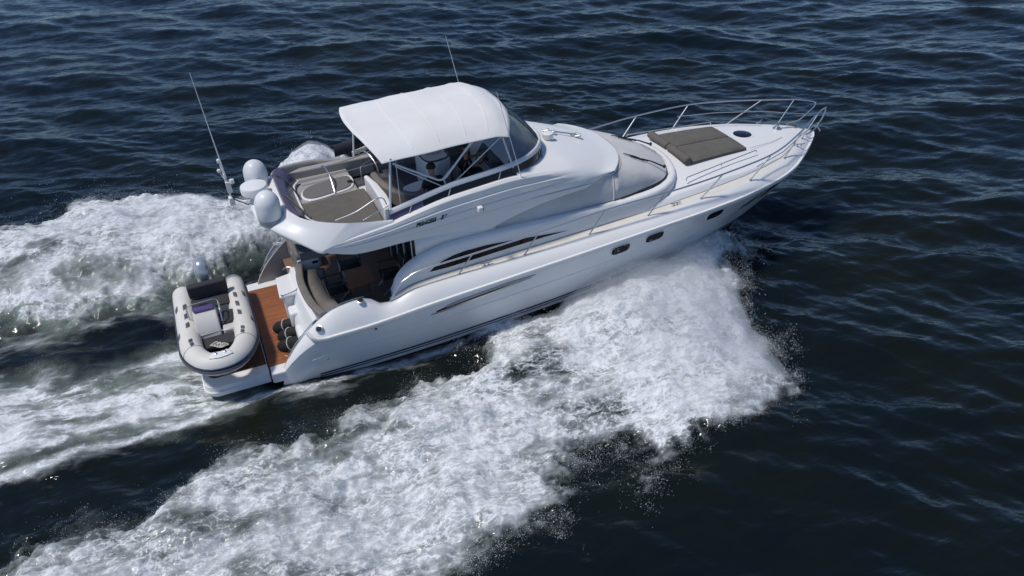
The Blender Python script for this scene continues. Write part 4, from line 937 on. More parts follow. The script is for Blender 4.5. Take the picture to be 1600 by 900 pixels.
# raised base and hatch over the stairs
mb = MB(); mb.box((3.72, .78, 3.13), (1.5, 1.72, .30)); mb.build('raised_deck', M['greymould'], Y, bevel=.02)
def oval(cx, cy, lx, ly, n=28, rt=0.):
    out = []
    for k in range(n):
        a = 2*math.pi*k/n; x, y = lx*math.copysign(abs(math.cos(a))**.7, math.cos(a)), ly*math.copysign(abs(math.sin(a))**.7, math.sin(a)); out.append((cx+x*math.cos(rt)-y*math.sin(rt), cy+x*math.sin(rt)+y*math.cos(rt)))
    return out
hx = [(3.22,.38),(3.3,.62),(3.55,.78),(3.9,.84),(4.38,.88),(4.33,.36),(3.9,.20),(3.5,.12),(3.3,.18)]
hs_ = [tuple(p)[:2] for p in catmull([(*p, 0) for p in hx], 4, True)]
cxh = sum(p[0] for p in hs_)/len(hs_); cyh = sum(p[1] for p in hs_)/len(hs_)
mb = MB(); mb.prism([(cxh+(p[0]-cxh)*1.09, cyh+(p[1]-cyh)*1.18) for p in hs_], 3.2, 3.32); st = mb.build('stair_hatch', M['gel'], Y, bevel=.02)
mb = MB(); mb.prism(hs_, 3.30, 3.345); mb.build('hatch_lid', M['greymould'] if 0 else mat('hatch_lid_grey', (.15, .145, .14), .7, bump=.2, bscale=120), st, bevel=.008)
mb = MB(); mb.box((4.36,.52,3.355), (.12,.09,.03)); mb.build('latch', M['blackp'], st)
mb = MB(); mb.prism([(4.40,.26),(4.44,.62),(5.0,.70),(4.98,.32)], DZ, 3.10); mb.build('stair_landing', M['gel'], Y, bevel=.01)
mb = MB(); mb.box((4.1, 1.50, 3.24), (2.1, .20, .46)); mb.build('port_locker', M['greymould'], Y, bevel=.03)
# partition and settee
mb = MB(); P = [(4.62,.12),(4.66,-.4),(4.66,-1.0),(4.62,-1.5),(4.60,-1.66),(4.72,-1.66),(4.84,-1.45),(4.86,-1.0),(4.82,-.4),(4.72,.14)]; mb.prism(P, DZ, 3.62); mb.build('settee_partition', M['gel'], Y, bevel=.04, seg=3)
sb = [(4.78,.10),(4.80,-.3),(4.90,-.75),(5.10,-1.15),(5.40,-1.40),(5.9,-1.50),(6.3,-1.50)]
def sofa(path, off0, off1, z0, z1, nm, rr, parent=Y):
    C_ = catmull([(*p, 0) for p in path], 6); a, b = [], []
    for i, p in enumerate(C_):
        t = (C_[min(i+1, len(C_)-1)]-C_[max(i-1, 0)]).normalized(); n = Vector((-t.y, t.x, 0)); a.append(p+n*off0); b.append(p+n*off1)
    mb = MB(); mb.loft([[Vector((p.x, p.y, z)) for p in q] for q, z in ((a, z0), (a, z1), (b, z1), (b, z0), (a, z0))], cap0=True, cap1=True); return mb.build(nm, M['sofa'], parent, bevel=rr, seg=3)
sofa(sb, .0, .16, 3.30, 3.66, 'settee_back', .05); sofa(sb, .16, .66, 3.02, 3.36, 'settee_seat', .05)
# moulded wet bar with black trim, helm console, wheel
mb = MB(); mb.prism([(5.95,.15),(6.0,-.42),(6.2,-.50),(6.6,-.35),(6.62,.5),(6.0,.6)], DZ, 3.86); wb_ = mb.build('wet_bar', M['gel'], Y, bevel=.05, seg=3)
mb = MB(); mb.tube(catmull([(5.93,.5,3.875),(5.95,.1,3.875),(6.0,-.36,3.875),(6.2,-.46,3.875),(6.55,-.34,3.875),(6.62,.1,3.875)], 5), .018, 6); mb.build('trim', M['blackp'], wb_)
mb = MB(); mb.box((6.3,.12,3.88), (.36,.34,.03)); mb.build('lid', M['console'], wb_, bevel=.01)
mb = MB(); mb.slab([(7.45,-1.35,DZ),(7.45,-1.35,3.55),(7.62,-1.35,3.78),(8.45,-1.2,3.80),(8.45,-1.2,DZ)], (0, 2.1, 0)); hc = mb.build('helm_console', M['gel'], Y, bevel=.05, seg=3)
mb = MB(); mb.slab([(7.43,-1.2,3.53),(7.60,-1.2,3.77),(7.62,-1.2,3.78),(7.45,-1.2,3.52)], (0, 1.4, 0)); mb.build('instrument_panel', M['blackp'], hc)
mb = MB(); c = Vector((7.30,-.55,3.80)); ax = Vector((-.75, 0, .66)).normalized(); e1 = Vector((0, 1, 0)); e2 = ax.cross(e1)
mb.tube([c+.20*(math.cos(a)*e1+math.sin(a)*e2) for a in np.linspace(0, 2*math.pi, 25)[:-1]], .016, 8, closed=True)
for a in (0, 2.1, 4.2): mb.tube([c, c+.20*(math.cos(a)*e1+math.sin(a)*e2)], .012, 6)
mb.tube([c, c-ax*.2], .03, 8); mb.build('steering_wheel', M['blackp'], Y)
for (y, rr) in ((-1.0, .06), (-.15, .05)):
    mb = MB(); mb.lathe([(rr, 0), (rr, .03), (rr*.8, .035), (.001, .02)], (7.55, y, 3.70), 16, axis=(-.8, 0, .6)); mb.build('gauge', M['blackp'], hc)
mb = MB(); mb.box((6.86,-.55,3.25), (.46,.56,.14)); mb.box((6.64,-.55,3.50), (.10,.54,.44)); mb.build('helm_seat', M['sofa'], Y, bevel=.04, seg=3)
mb = MB(); mb.tube([(6.86,-.55,2.98),(6.86,-.55,3.20)], .06, 12); mb.build('helm_seat_post', M['steel'], Y)

# ------------------------------------------------------------------ cockpit, transom, bathing platform
mb = MB(); mb.box((3.9, 0, .92), (2.7, 3.75, .06)); mb.build('cockpit_sole', M['sole'], Y)
# transom: curved white face from platform up to the sofa back
tr = [(2.26,.40),(2.24,.62),(2.30,.72),(2.34,.98),(2.42,1.06),(2.50,1.30),(2.56,1.44),(2.66,1.46),(2.72,1.40)]
rows = []
for y in np.linspace(-1.91, .52, 20):
    bow_ = .16*(y+.3)**2*.35
    rows.append([(x+bow_*.6, y, z) for x, z in tr])
mb = MB(); mb.loft(rows); mb.loft([[rows[-1][i] for i in range(9)], [(x_, y_, .40) if False else (2.85, .52, z_) for (x_, y_, z_) in rows[-1]]]); mb.build('transom', M['gel'], Y, angle=50)
mb = MB(); mb.box((2.46,-.72,.86), (.42,.36,.5)); mb.build('transom_step', M['gel'], Y, bevel=.06, seg=3)
mb = MB(); mb.box((2.45,-1.42,.80), (.34,.5,.40)); mb.build('transom_locker', M['gel'], Y, bevel=.08, seg=3)
mb = MB(); mb.prism([(2.14,-.50),(2.19,.38),(2.57,.46),(2.60,-.28),(2.50,-.48)], 1.29, 1.36); li = mb.build('grill_lid', M['gel'], Y, bevel=.025, seg=3)
mb = MB(); mb.tube(fillet([(2.18,-.46,1.38),(2.25,-.56,1.42),(2.52,-.52,1.44),(2.66,-.30,1.42),(2.64,-.02,1.40)], .08), .014, 8); mb.tube(fillet([(2.56,.44,1.40),(2.66,.55,1.42),(2.52,.66,1.42),(2.42,.60,1.40)], .06), .014, 8); mb.build('grill_rail', M['steel'], Y)
mb = MB(); mb.prism([(2.22,-.46),(2.26,.36),(2.60,.40),(2.62,-.42)], .45, 1.29); mb.build('grill_cabinet', M['gel'], Y, bevel=.05, seg=3)
# sofa across the stern
sbk = [(2.80,.48),(2.70,-.15),(2.70,-.8),(2.76,-1.35),(2.90,-1.82)]
sofa(sbk, -.08, .10, 1.10, 1.54, 'sofa_back', .05); sofa(sbk, .10, .58, .98, 1.33, 'sofa_seat', .05)
mb = MB(); mb.loft([[(2.72,1.86,1.1),(2.74,1.4,1.1),(2.80,.75,1.1)], [(2.74,1.86,1.55),(2.76,1.4,1.56),(2.82,.75,1.56)]]); mb.build('port_seat_back', M['sofa'], Y, solid=.14, bevel=.03)
mb = MB(); mb.box((3.1,1.45,1.12), (.66,.75,.34)); mb.box((2.9,1.55,1.36),(.3,.6,.12)); mb.build('port_locker_seat', M['greymould'], Y, bevel=.03)
# port side passage gate
mb = MB(); mb.slab([(2.78,.53,.96),(2.78,.53,1.57),(3.30,.57,1.57),(3.30,.57,.96)], (0, .05, 0)); ga = mb.build('transom_gate', M['gel'], Y, bevel=.015)
mb = MB(); mb.box((3.2,.535,1.44), (.14,.02,.06)); mb.build('latch', M['blackp'], ga)
# platform
def rr_poly(x0, x1, y0, y1, rc):
    out = []
    for cx, cy, a0 in ((x1-.01, y1-.01, 0), (x0+rc, y1-rc, 90), (x0+rc, y0+rc, 180), (x1-.01, y0+.01, 270)):
        r_ = rc if cx < x1-.1 else .01
        for k in range(7): a = rad(a0+90*k/6); out.append((cx+r_*math.cos(a), cy+r_*math.sin(a)))
    return out
mb = MB(); mb.prism(rr_poly(.10, 1.485, -1.90, 1.90, .28), .14, .40); mb.build('lift_platform', M['gel'], Y, bevel=.05, seg=3)
mb = MB(); mb.prism([(1.515,-1.98),(2.35,-2.02),(2.35,2.02),(1.515,1.98)], .12, .40); mb.build('fixed_platform', M['gel'], Y, bevel=.04, seg=3)
mb = MB(); mb.prism(rr_poly(.22, 1.475, -1.56, 1.70, .18), .40, .412); mb.build('lift_platform_deck', M['teakdark'], Y)
mb = MB(); mb.prism([(1.522,-1.70),(2.02,-1.70),(2.24,-1.2),(2.28,0),(2.28,1.62),(1.522,1.62)], .40, .414); mb.build('fixed_platform_deck', M['teak'], Y)
mb = MB(); mb.box((1.5, 0, .33), (.03, 3.8, .12)); mb.build('platform_hinge', M['blackp'], Y)
mb = MB(); mb.tube([(x, y, .26) for x, y in rr_poly(.085, 1.48, -1.915, 1.915, .28)], .02, 6); mb.build('platform_fender', M['gel'], Y)
for y in (-.9, .5):
    mb = MB(); mb.box((.65, y, .47), (1.1, .10, .12)); mb.build('tender_chock', M['grey'], Y, bevel=.02)
# stern rails on the port quarter
for sg in (1,):
    mb = MB(); mb.tube(catmull([(2.05,2.02,.78),(2.2,2.03,1.06),(2.5,2.05,1.38),(2.9,2.06,1.66)], 5), .016, 8); mb.build('quarter_rail', M['steel'], Y)
mb = MB(); mb.box((2.03,-1.83,.66), (.14,.02,.05)); mb.build('shore_socket', M['blackp'], Y, bevel=.008)
# ------------------------------------------------------------------ loose things aboard
# foredeck sun pad: two halves, each with a rolled head bolster
sp = thing('sun_pad', 'taupe two part sun pad with rolled bolsters lying on the white foredeck', 'sun pad', (13.7, 0, 2.5))
def zdeck(x, y): return zcen(x)-.03*(abs(y)/1.0)**2
for sg in (1, -1):
    c = [(12.86, .015*sg), (14.66, .015*sg), (14.66, .80*sg), (12.86, .955*sg)]
    rows = []
    for i in range(15):
        f = i/14; x = c[0][0]+(c[1][0]-c[0][0])*f; row_t = []
        for j in range(9):
            g = j/8; y = (c[0][1]+((c[3][1]+(c[2][1]-c[3][1])*f)-c[0][1])*g)
            pad = (1-abs(2*g-1)**8)*(1-abs(2*f-1)**14)
            row_t.append((x, y, zdeck(x, y)+.045+.06*pad))
        rows.append(row_t)
    mb = MB(); mb.loft(rows); mb.loft([[(p[0], p[1], zdeck(p[0], p[1])) for p in q] for q in rows])
    per = rows[0]+[q[-1] for q in rows[1:]]+rows[-1][-2::-1]+[q[0] for q in rows[-2:0:-1]]
    mb.loft([per, [(p[0], p[1], zdeck(p[0], p[1])) for p in per]], cu=True); mb.build('cushion', M['cushion'], sp, angle=60)
    n = 16; rr = .10
    mb = MB(); rows = []
    for y in [.02, .03, .06, .2, .5, .8, .90, .945, .955]:
        e = 1-.35*(y < .025 or y > .95)-.10*(y < .04 or y > .94); rows.append([(12.76+rr*1.15*e*math.cos(2*math.pi*k/n), y*sg, zdeck(12.8, y)+.10+rr*e*math.sin(2*math.pi*k/n)) for k in range(n)])
    mb.loft(rows, cu=True, cap0=True, cap1=True); mb.build('bolster', M['cushion'], sp, angle=60)
# flybridge sun pad
fp = thing('sun_lounge_pad', 'large flat brown sun pad on the open aft flybridge beside the stair hatch', 'sun pad', (3.8, -.8, 3.0))
mb = MB(); mb.prism([(3.06,.02),(3.25,-.02),(4.60,.14),(4.60,-1.66),(3.75,-1.66),(3.3,-1.42),(3.12,-1.05)], 3.0, 3.31); mb.build('cushion', M['cushion'], fp, bevel=.04, seg=3)
mb = MB(); mb.tube([(3.08,-.0,3.302),(4.55,.12,3.302)], .008, 5); mb.build('piping', M['sofa'], fp)
# table on the flybridge
ft = thing('pedestal_table', 'small oval white pedestal table under the canvas top', 'table', (5.62, -.68, DZ))
mb = MB(); mb.prism(oval(5.62, -.68, .30, .21, 32, .3), 3.43, 3.47); mb.build('tabletop', M['gel'], ft, bevel=.012)
mb = MB(); mb.lathe([(.14, DZ), (.13, DZ+.02), (.035, DZ+.04), (.035, 3.43)], (5.62, -.68, 0), 16); mb.build('pedestal', M['steel'], ft)
# cockpit table and folding chairs
Z0 = .95
tb = thing('cockpit_table', 'square brown wooden table on steel legs in the shaded cockpit', 'table', (3.97, -.86, Z0))
mb = MB(); mb.prism([(3.64,-1.28),(4.28,-1.22),(4.30,-.46),(3.66,-.46)], 1.585, 1.62); mb.build('tabletop', M['table'], tb, bevel=.01)
for x, y in ((3.74,-1.16),(4.2,-1.12),(4.2,-.56),(3.76,-.56)):
    mb = MB(); mb.tube([(x, y, Z0), (x, y, 1.585)], .017, 8); mb.build('leg', M['steel'], tb)
def chair(label):
    t = thing('folding_chair', label, 'chair', (0, 0, 0), 'black folding chairs around the cockpit table')
    mb = MB(); mb.loft([[(-.25, y, .46-.03*math.cos(y*6)) for y in (-.24, 0, .24)], [(.22, y, .455-.03*math.cos(y*6)) for y in (-.24, 0, .24)]]); mb.build('seat', M['black'], t, solid=.02)
    mb = MB(); mb.loft([[(-.26-.03*math.cos(y*5), y, .60) for y in (-.25, -.1, .1, .25)], [(-.33-.03*math.cos(y*5), y, .90) for y in (-.25, -.1, .1, .25)]]); mb.build('backrest', M['black'], t, solid=.02)
    for sg in (1, -1):
        for a, b in (((-.26, .25*sg, .02), (.24, .25*sg, .46)), ((.26, .25*sg, .02), (-.24, .25*sg, .46)), ((-.24, .25*sg, .45), (-.34, .25*sg, .92)), ((.22, .25*sg, .46), (.20, .25*sg, .66))):
            mb = MB(); mb.tube([a, b], .014, 8); mb.build('leg', M['steel'], t)
        mb = MB(); mb.box((-.03, .25*sg, .675), (.50, .045, .025)); mb.build('armrest', M['blackp'], t, bevel=.008)
    return t
def copy_thing(t, label):
    r_ = t.copy(); COL.objects.link(r_); r_['label'] = label
    for ch in list(t.children):
        q = ch.copy(); COL.objects.link(q); q.parent = r_
        for g in list(ch.children):
            h_ = g.copy(); COL.objects.link(h_); h_.parent = q
    return r_
def put(o, loc, rz): o.matrix_world = BM @ Matrix.Translation(loc) @ Matrix.Rotation(rz, 4, 'Z')
ch = chair('black folding chair on the far port side of the cockpit table')
c2 = copy_thing(ch, 'black folding chair between the taupe sofa and the cockpit table')
c3 = copy_thing(ch, 'black folding chair at the forward side of the cockpit table')
put(ch, (3.95, .12, Z0), rad(-95)); put(c2, (3.42, -.78, Z0), rad(5)); put(c3, (4.72, -.72, Z0), rad(178))
# fenders on the bathing platform
fl = ['black fender lying nearest the grill lid on the teak platform', 'middle black fender of the three beside the transom', 'black fender lying nearest the starboard quarter on the platform']
for k, (x, y, lab) in enumerate(((2.10,-.55,fl[0]),(2.13,-.93,fl[1]),(2.08,-1.30,fl[2]))):
    f = thing('fender', lab, 'fender', (x, y, .414), 'black fenders by the transom')
    ax = Vector((.75, -.55, .42)).normalized() if k != 1 else Vector((.7, -.6, .5)).normalized(); c = Vector((x, y, .414+.17)); L_ = .30
    mb = MB(); mb.lathe([(.03,-L_-.04),(.07,-L_-.02),(.115,-L_+.04),(.145,-L_+.12),(.15,0),(.145,L_-.12),(.115,L_-.04),(.07,L_+.02),(.03,L_+.04)], c, 20, axis=ax); mb.build('body', M['black'], f)
    e = ax.orthogonal().normalized(); g = ax.cross(e)
    mb = MB(); mb.tube([c+ax*.05+.157*(math.cos(a)*e+math.sin(a)*g) for a in np.linspace(0, 6.1, 22)], .012, 6)
    mb.tube(catmull([c-ax*(L_+.03), c-ax*(L_+.1)+Vector((-.05, -.06, -.08)), Vector((x-.10, y-.25, .435)), Vector((x-.02, y-.36, .43)), Vector((x-.12, y-.42, .43))], 5), .010, 6); mb.build('rope', M['rope'], f)

# ------------------------------------------------------------------ the inflatable tender on the lift platform
td = thing('inflatable_tender', 'ivory inflatable tender with silver outboard parked across the stern platform', 'dinghy', (.65, -.3, .40))
# own axes: forward = starboard (-y of the yacht), its left = yacht's bow side
def T(fx, ly, z): return Vector((.63+ly, -fx+.0, z))          # fx along the dinghy (bow at +), ly to the yacht's bow
RT = .245; HWd = .605
cl = []
for fx in np.linspace(-1.42, .95, 10): cl.append((fx, HWd-.01*sm(.2, .95, fx)))
for a in np.linspace(12, 90, 8): cl.append((.95+1.04*math.sin(rad(a))**1.05, (HWd-.01)*math.cos(rad(a))**.82 if a < 90 else 0))
def zt_(fx): return .88+.17*sm(.2, 1.9, fx)
left = [T(fx, ly, zt_(fx)) for fx, ly in cl]; right = [T(fx, -ly, zt_(fx)) for fx, ly in cl]
ring = left+right[-2::-1]
rr = []
for i in range(len(ring)):
    e = min(i, len(ring)-1-i); rr.append(RT*(.96 if e == 0 else 1.0))
mb = MB(); mb.tube(ring, rr, 26, caps=False)
def cone(p, dirn): return None
for end, nb in ((ring[0], ring[1]), (ring[-1], ring[-2])):
    dv = (end-nb).normalized(); mb.lathe([(RT*.96, 0), (RT*.90, .04), (RT*.72, .085), (RT*.4, .11), (.001, .12)], end, 26, axis=dv)
tube_o = mb.build('buoyancy_tube', M['pvc'], td, angle=70)
def tube_at(s, ang, off=0.):
    """point on the tube skin: s 0..1 along the ring, ang 0 = top, 90 = outboard"""
    q = s*(len(ring)-1); i = min(int(q), len(ring)-2); p = ring[i].lerp(ring[i+1], q-i); t = (ring[min(i+2, len(ring)-1)]-ring[max(i-1, 0)]).normalized()
    n = t.cross(Vector((0, 0, 1))).normalized()
    cen = T(-.2, 0, p.z)
    if n.dot(p-cen) < 0: n = -n
    up = n.cross(t).normalized(); up = up if up.z > 0 else -up
    return p+(RT+off)*(math.cos(rad(ang))*up+math.sin(rad(ang))*n), t, n, up
for a, nm, w in ((97, 'rub_strake', .035), (80, 'rub_strake', .016), (88, 'rub_strake', .016)):
    mb = MB(); mb.tube([tube_at(s, a, .004)[0] for s in np.linspace(.03, .97, 80)], w, 8); mb.build(nm, M['navyline'] if w < .03 else M['pvcgrey'], td)
for s in (.335, .665):
    mb = MB(); mb.tube([tube_at(s, a, .0015)[0] for a in np.linspace(-75, 80, 20)], .006, 5); mb.build('tube_seam', M['pvcgrey'], td)
pads = [(s, a) for s in (.105, .15, .195, .29, .318) for a in (-6,)]
for s0, a in pads+[(.10, 42), (.225, 55)]:
    for s in (s0, 1-s0):
        p, t, n, up = tube_at(s, a, .004); P = []
        w_ = .075 if a < 20 else .06
        rows = []
        for k in range(7):
            rows.append([tube_at(s+(k/6-.5)*.024+q*.0004*(1 if s < .5 else -1), a+q, .006+.016*math.sin(math.pi*k/6)*math.cos(rad(q*6)))[0] for q in (-9, -5, 0, 5, 9)])
        mb = MB(); mb.loft(rows); mb.build('grab_handle', M['pvcgrey'], td)
# bow step plate with two cleats
p, t, n, up = tube_at(.5, 8, 0)
rows = [[tube_at(.5+q*.042, a, .012 if abs(q) < .95 else .002)[0] for q in (-1, -.9, -.4, 0, .4, .9, 1)] for a in (-26, -24, 0, 22, 24)]
mb = MB(); mb.loft(rows); bp_ = mb.build('bow_plate', M['dome'], td, solid=-.01)
for q in (-.6, .6):
    p, t, n, up = tube_at(.5+q*.03, -2, .02); mb = MB(); mb.lathe([(.035, 0), (.032, .018), (.015, .028), (.015, .04), (.02, .045)], p, 14, axis=up); mb.build('cleat', M['steel'], bp_)
mb = MB()
for q in range(5):
    c = T(1.32+.03*q, -.1+.05*q, 1.12); mb.tube([c+Vector((.09*math.cos(a), .06*math.sin(a), .02*math.sin(2*a+q))) for a in np.linspace(0, 6.28, 14)[:-1]], .011, 6, closed=True)
mb.build('rope', M['rope'], td)
# GRP hull and floor
mb = MB(); rows = []
for fx in np.linspace(-1.15, 1.55, 16):
    w = HWd*(1-.0*fx) if fx < .7 else HWd*max(.05, (1-((fx-.7)/1.05)**2)); k = .58+.20*sm(.3, 1.6, fx)
    rows.append([T(fx, w*q, zz) for q, zz in ((-1, k+.18), (-.8, k+.06), (-.4, k-.07), (0, k-.14), (.4, k-.07), (.8, k+.06), (1, k+.18))])
mb.loft(rows, cap0=True); mb.build('rigid_hull', M['console'], td)
mb = MB(); mb.prism([tuple(T(fx, ly, 0))[:2] for fx, ly in ((-1.2,-.5),(.8,-.5),(1.25,-.36),(1.42,0),(1.25,.36),(.8,.5),(-1.2,.5))], .70, .74); mb.build('floor', M['darkcush'], td)
_T0 = T
def T(fx, ly, z): return _T0(fx+.27, ly, z)
mb = MB(); mb.slab([T(-1.22,-.46,.62),T(-1.22,.46,.62),T(-1.22,.46,1.08),T(-1.22,.25,1.12),T(-1.22,-.25,1.12),T(-1.22,-.46,1.08)], T(-1.16,0,0)-T(-1.22,0,0)); mb.build('transom_board', M['console'], td, bevel=.015)
# stern bench with backrest, console, jockey seat
mb = MB(); mb.slab([T(-1.05,-.42,.74),T(-.62,-.42,.74),T(-.62,-.42,1.00),T(-1.05,-.42,1.02)], T(0,.42,0)-T(0,-.42,0)); bs = mb.build('bench', M['console'], td, bevel=.03)
mb = MB(); mb.slab([T(-1.06,-.43,1.02),T(-.60,-.43,1.00),T(-.58,-.43,1.06),T(-1.06,-.43,1.09)], T(0,.43,0)-T(0,-.43,0)); mb.build('cushion', M['darkcush'], bs, bevel=.03, seg=3)
mb = MB(); mb.slab([T(-1.02,-.44,1.10),T(-.96,-.44,1.46),T(-1.14,-.44,1.48),T(-1.19,-.44,1.12)], T(0,.46,0)-T(0,-.44,0)); mb.build('backrest', M['darkcush'], bs, bevel=.05, seg=3)
def T(fx, ly, z): return _T0(fx+.16, ly, z)
mb = MB(); cs = [T(-.12,-.42,.74),T(.52,-.42,.74),T(.45,-.42,1.02),T(.16,-.42,1.30),T(-.05,-.42,1.34),T(-.14,-.42,1.20)]; mb.slab(cs, T(0,.10,0)-T(0,-.42,0)); co_ = mb.build('console', M['console'], td, bevel=.035, seg=3)
mb = MB(); mb.slab([T(-.16,-.40,1.20),T(-.06,-.40,1.36),T(.10,-.40,1.345),T(.02,-.40,1.42),T(-.16,-.40,1.36)], T(0,.08,0)-T(0,-.40,0)); mb.build('cover', M['purple'], co_, bevel=.03, seg=3)
mb = MB(); c = T(-.20,-.15,1.28); ax = (T(-1,0,.5)-T(0,0,0)).normalized(); e1 = ax.orthogonal().normalized(); e2 = ax.cross(e1); mb.tube([c+.12*(math.cos(a)*e1+math.sin(a)*e2) for a in np.linspace(0, 6.283, 19)[:-1]], .013, 6, closed=True); mb.tube([c+.12*e1, c-.12*e1], .01, 6); mb.tube([c, T(-.08,-.15,1.24)], .015, 6); mb.build('steering_wheel', M['blackp'], co_)
mb = MB(); mb.tube(fillet([T(-.06,-.52,.98),T(-.10,-.52,1.46),T(-.14,.18,1.46),T(-.10,.18,.98)], .12), .017, 8); mb.tube(fillet([T(-.10,.18,1.40),T(.18,.18,1.34),T(.30,.17,1.10)], .08), .015, 8); mb.build('grab_frame', M['steel'], co_)
mb = MB(); mb.slab([T(.0,.14,.74),T(.52,.14,.74),T(.50,.14,.98),T(.0,.14,1.0)], T(0,.46,0)-T(0,.14,0)); js = mb.build('side_seat', M['console'], td, bevel=.03)
mb = MB(); mb.slab([T(-.18,.12,1.0),T(.30,.12,.99),T(.30,.12,1.05),T(-.18,.12,1.07)], T(0,.47,0)-T(0,.12,0)); mb.build('cushion', M['darkcush'], js, bevel=.03, seg=3)
T = _T0
mb = MB(); mb.tube([T(.62,-.45,.95),T(.60,.45,.95)], .02, 8); mb.build('grab_frame', M['steel'], td)
mb = MB(); mb.slab([T(.66,-.42,.80),T(1.12,-.34,.84),T(1.12,.34,.84),T(.66,.42,.80)], (0, 0, .10)); mb.build('bow_cushion', M['darkcush'], td, bevel=.03, seg=3)
def T(fx, ly, z): return _T0(fx+.27, ly, z)
# outboard motor
mb = MB(); rows = []
for z, a, b, sh in ((1.08,.13,.10,0),(1.12,.17,.13,0),(1.25,.20,.145,.0),(1.42,.215,.15,-.01),(1.55,.20,.145,-.03),(1.63,.15,.11,-.05),(1.665,.07,.06,-.06)):
    a *= 1.2; b *= 1.25; z = 1.08+(z-1.08)*1.28
    rows.append([T(-1.52+sh+a*math.copysign(abs(math.cos(q))**.8, math.cos(q)), b*math.copysign(abs(math.sin(q))**.8, math.sin(q)), z) for q in [2*math.pi*k/24 for k in range(24)]])
mb.loft(rows, cu=True, cap0=True, cap1=True); ob_ = mb.build('outboard_motor', M['silver'], td, angle=50)
mb = MB(); mb.slab([T(-1.62,-.06,.20),T(-1.40,-.06,.20),T(-1.36,-.06,1.10),T(-1.60,-.06,1.10)], T(0,.06,0)-T(0,-.06,0)); mb.build('leg', M['grey'], ob_, bevel=.02)
mb = MB(); mb.slab([T(-1.40,-.10,.85),T(-1.20,-.10,.95),T(-1.18,-.10,1.15),T(-1.38,-.10,1.10)], T(0,.10,0)-T(0,-.10,0)); mb.build('bracket', M['blackp'], ob_, bevel=.02)
mb = MB(); mb.loft([[T(-1.52+.24*math.cos(q)*s_, .185*math.sin(q)*s_, z) for q in [2*math.pi*k/24 for k in range(25)]] for z, s_ in ((1.16, .99), (1.20, 1.02), (1.24, 1.01))]); mb.build('cowl_band', M['navyline'], ob_)

T = _T0
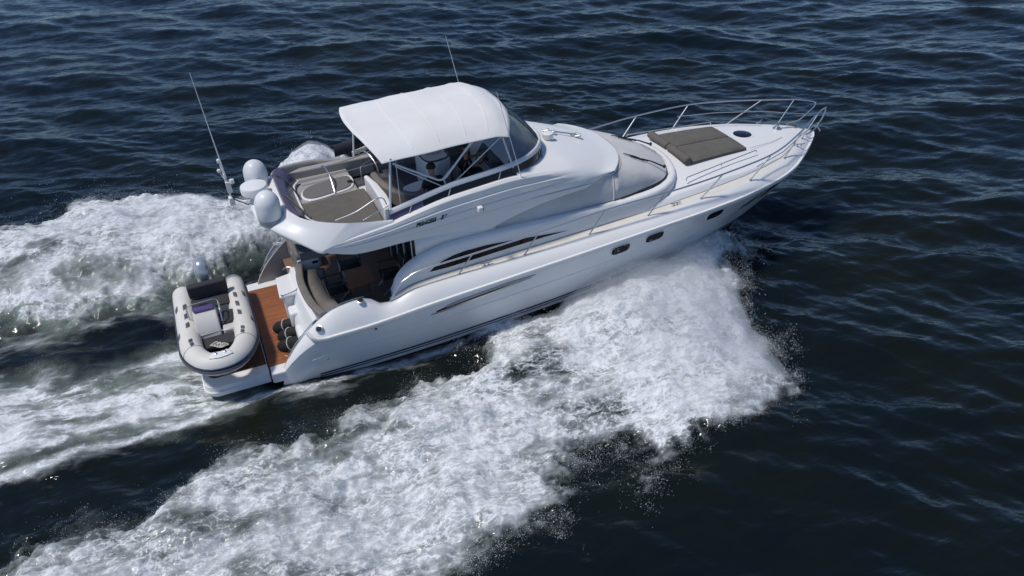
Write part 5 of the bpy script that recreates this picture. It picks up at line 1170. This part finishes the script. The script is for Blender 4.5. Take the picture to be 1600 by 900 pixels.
# ------------------------------------------------------------------ two people under the bimini
def skin_mesh(name, joints, edges, m_, parent, sub=2, root=None):
    og = root_org(parent); names = list(joints); me = bpy.data.meshes.new(name)
    me.from_pydata([tuple(Vector(joints[n][0])-og) for n in names], [(names.index(a), names.index(b)) for a, b in edges], [])
    o = bpy.data.objects.new(name, me); COL.objects.link(o); o.parent = parent
    q = o.modifiers.new('skin', 'SKIN'); q.use_smooth_shade = True
    lay = me.skin_vertices[0].data if me.skin_vertices else None
    if lay is None: return o
    for i, n in enumerate(names):
        rr_ = joints[n][1]; lay[i].radius = rr_ if isinstance(rr_, tuple) else (rr_, rr_); lay[i].use_root = (n == (root or names[0]))
    s_ = o.modifiers.new('sub', 'SUBSURF'); s_.levels = s_.render_levels = sub
    me.materials.append(m_); return o
def person(label, base, yaw, hands, lean=.0):
    t = thing('person', label, 'person', base); cs_, sn = math.cos(yaw), math.sin(yaw)
    def W(x, y, z): return (base[0]+x*cs_-y*sn, base[1]+x*sn+y*cs_, base[2]+z)
    J = dict(pelvis=(W(0,0,.10),.13), belly=(W(.02,0,.26),.13), chest=(W(.03+lean,0,.44),(.17,.12)), neck0=(W(.02+lean,0,.58),.07), neck=(W(.03+lean,0,.64),.055), head0=(W(.05+lean,0,.71),(.075,.085)), head1=(W(.05+lean,0,.79),(.078,.095)), head2=(W(.045+lean,0,.86),(.05,.06)))
    E_ = [('pelvis','belly'),('belly','chest'),('chest','neck0'),('neck0','neck'),('neck','head0'),('head0','head1'),('head1','head2')]
    for s_, sg in (('L', 1), ('R', -1)):
        h = hands[0 if sg > 0 else 1]; sh = Vector((.02+lean, .19*sg, .52)); hv = Vector(h); el = sh.lerp(hv, .5)+Vector((-.04, .06*sg, -.12))
        J['sh'+s_] = (W(*sh), .065); J['el'+s_] = (W(*el), .043); J['wr'+s_] = (W(*hv), .028)
        d_ = (hv-el).normalized(); pal = hv+d_*.06; J['pa'+s_] = (W(*pal), (.036, .018))
        E_ += [('chest','sh'+s_),('sh'+s_,'el'+s_),('el'+s_,'wr'+s_),('wr'+s_,'pa'+s_)]
        for k in range(4):
            f0 = pal+Vector((.01, (.027-.018*k)*sg, 0))+d_*.035; f1 = f0+d_*(.035-.004*abs(k-1.3))+Vector((0, 0, -.012)); f2 = f1+d_*.02+Vector((0, 0, -.025))
            J[f'f{k}a'+s_] = (W(*f0), .010); J[f'f{k}b'+s_] = (W(*f1), .009); J[f'f{k}c'+s_] = (W(*f2), .008); E_ += [('pa'+s_,f'f{k}a'+s_),(f'f{k}a'+s_,f'f{k}b'+s_),(f'f{k}b'+s_,f'f{k}c'+s_)]
        t0 = hv+d_*.03+Vector((0, -.03*sg, .01)); t1 = t0+d_*.035+Vector((0, -.015*sg, -.01)); J['t0'+s_] = (W(*t0), .011); J['t1'+s_] = (W(*t1), .009); E_ += [('wr'+s_,'t0'+s_),('t0'+s_,'t1'+s_)]
        J['hip'+s_] = (W(.05,.10*sg,.09),.09); J['kn'+s_] = (W(.44,.13*sg,.10),.062); J['an'+s_] = (W(.46,.13*sg,-.30),.045); J['to'+s_] = (W(.60,.14*sg,-.35),.035)
        E_ += [('pelvis','hip'+s_),('hip'+s_,'kn'+s_),('kn'+s_,'an'+s_),('an'+s_,'to'+s_)]
    body = skin_mesh('body', J, E_, M['skin'], t, root='pelvis')
    JS = {k: (J[k][0], J[k][1]) for k in ('pelvis','belly','chest','neck0')}; JS = {k: (p, tuple(q*1.14 for q in r_) if isinstance(r_, tuple) else r_*1.14) for k, (p, r_) in JS.items()}
    ES = [('pelvis','belly'),('belly','chest'),('chest','neck0')]
    for s_ in 'LR':
        a, b = Vector(J['sh'+s_][0]), Vector(J['el'+s_][0]); JS['sh'+s_] = (tuple(a), .082); JS['sl'+s_] = (tuple(a.lerp(b, .6)), .068); ES += [('chest','sh'+s_),('sh'+s_,'sl'+s_)]
    skin_mesh('shirt', JS, ES, M['shirt'], t, root='pelvis')
    JT = {'pelvis': (J['pelvis'][0], .15)}; ET = []
    for s_ in 'LR':
        JT['hip'+s_] = (J['hip'+s_][0], .105); JT['kn'+s_] = (J['kn'+s_][0], .078); JT['an'+s_] = (tuple(Vector(J['kn'+s_][0]).lerp(Vector(J['an'+s_][0]), .9)), .06); ET += [('pelvis','hip'+s_),('hip'+s_,'kn'+s_),('kn'+s_,'an'+s_)]
    skin_mesh('trousers', JT, ET, M['jeans'], t, root='pelvis')
    c = Vector(W(.035+lean, 0, .835)); mb = MB(); rows = []
    for th in np.linspace(0, 1.75, 9): rows.append([c+Vector(((.112*math.sin(th)*math.cos(q)-.012), .098*math.sin(th)*math.sin(q), .105*math.cos(th))) for q in [2*math.pi*k/20 for k in range(20)]])
    mb.loft(rows, cu=True); mb.build('hair', M['hair'], t)
    for sg in (1, -1):
        mb = MB(); mb.lathe([(.011, -.005), (.010, .004), (.001, .008)], W(.132+lean, .034*sg, .785), 10, axis=(cs_, sn, 0)); mb.build('eye', M['hair'], t)
    return t
person('person in a black shirt sitting on the settee by the oval table', (5.88, -1.26, 3.30), rad(100), ((.30, .16, .22), (.28, -.16, .22)))
person('person in dark clothes sitting at the helm holding the steering wheel', (6.84, -.55, 3.32), 0, ((.36, .15, .46), (.36, -.15, .46)), .04)
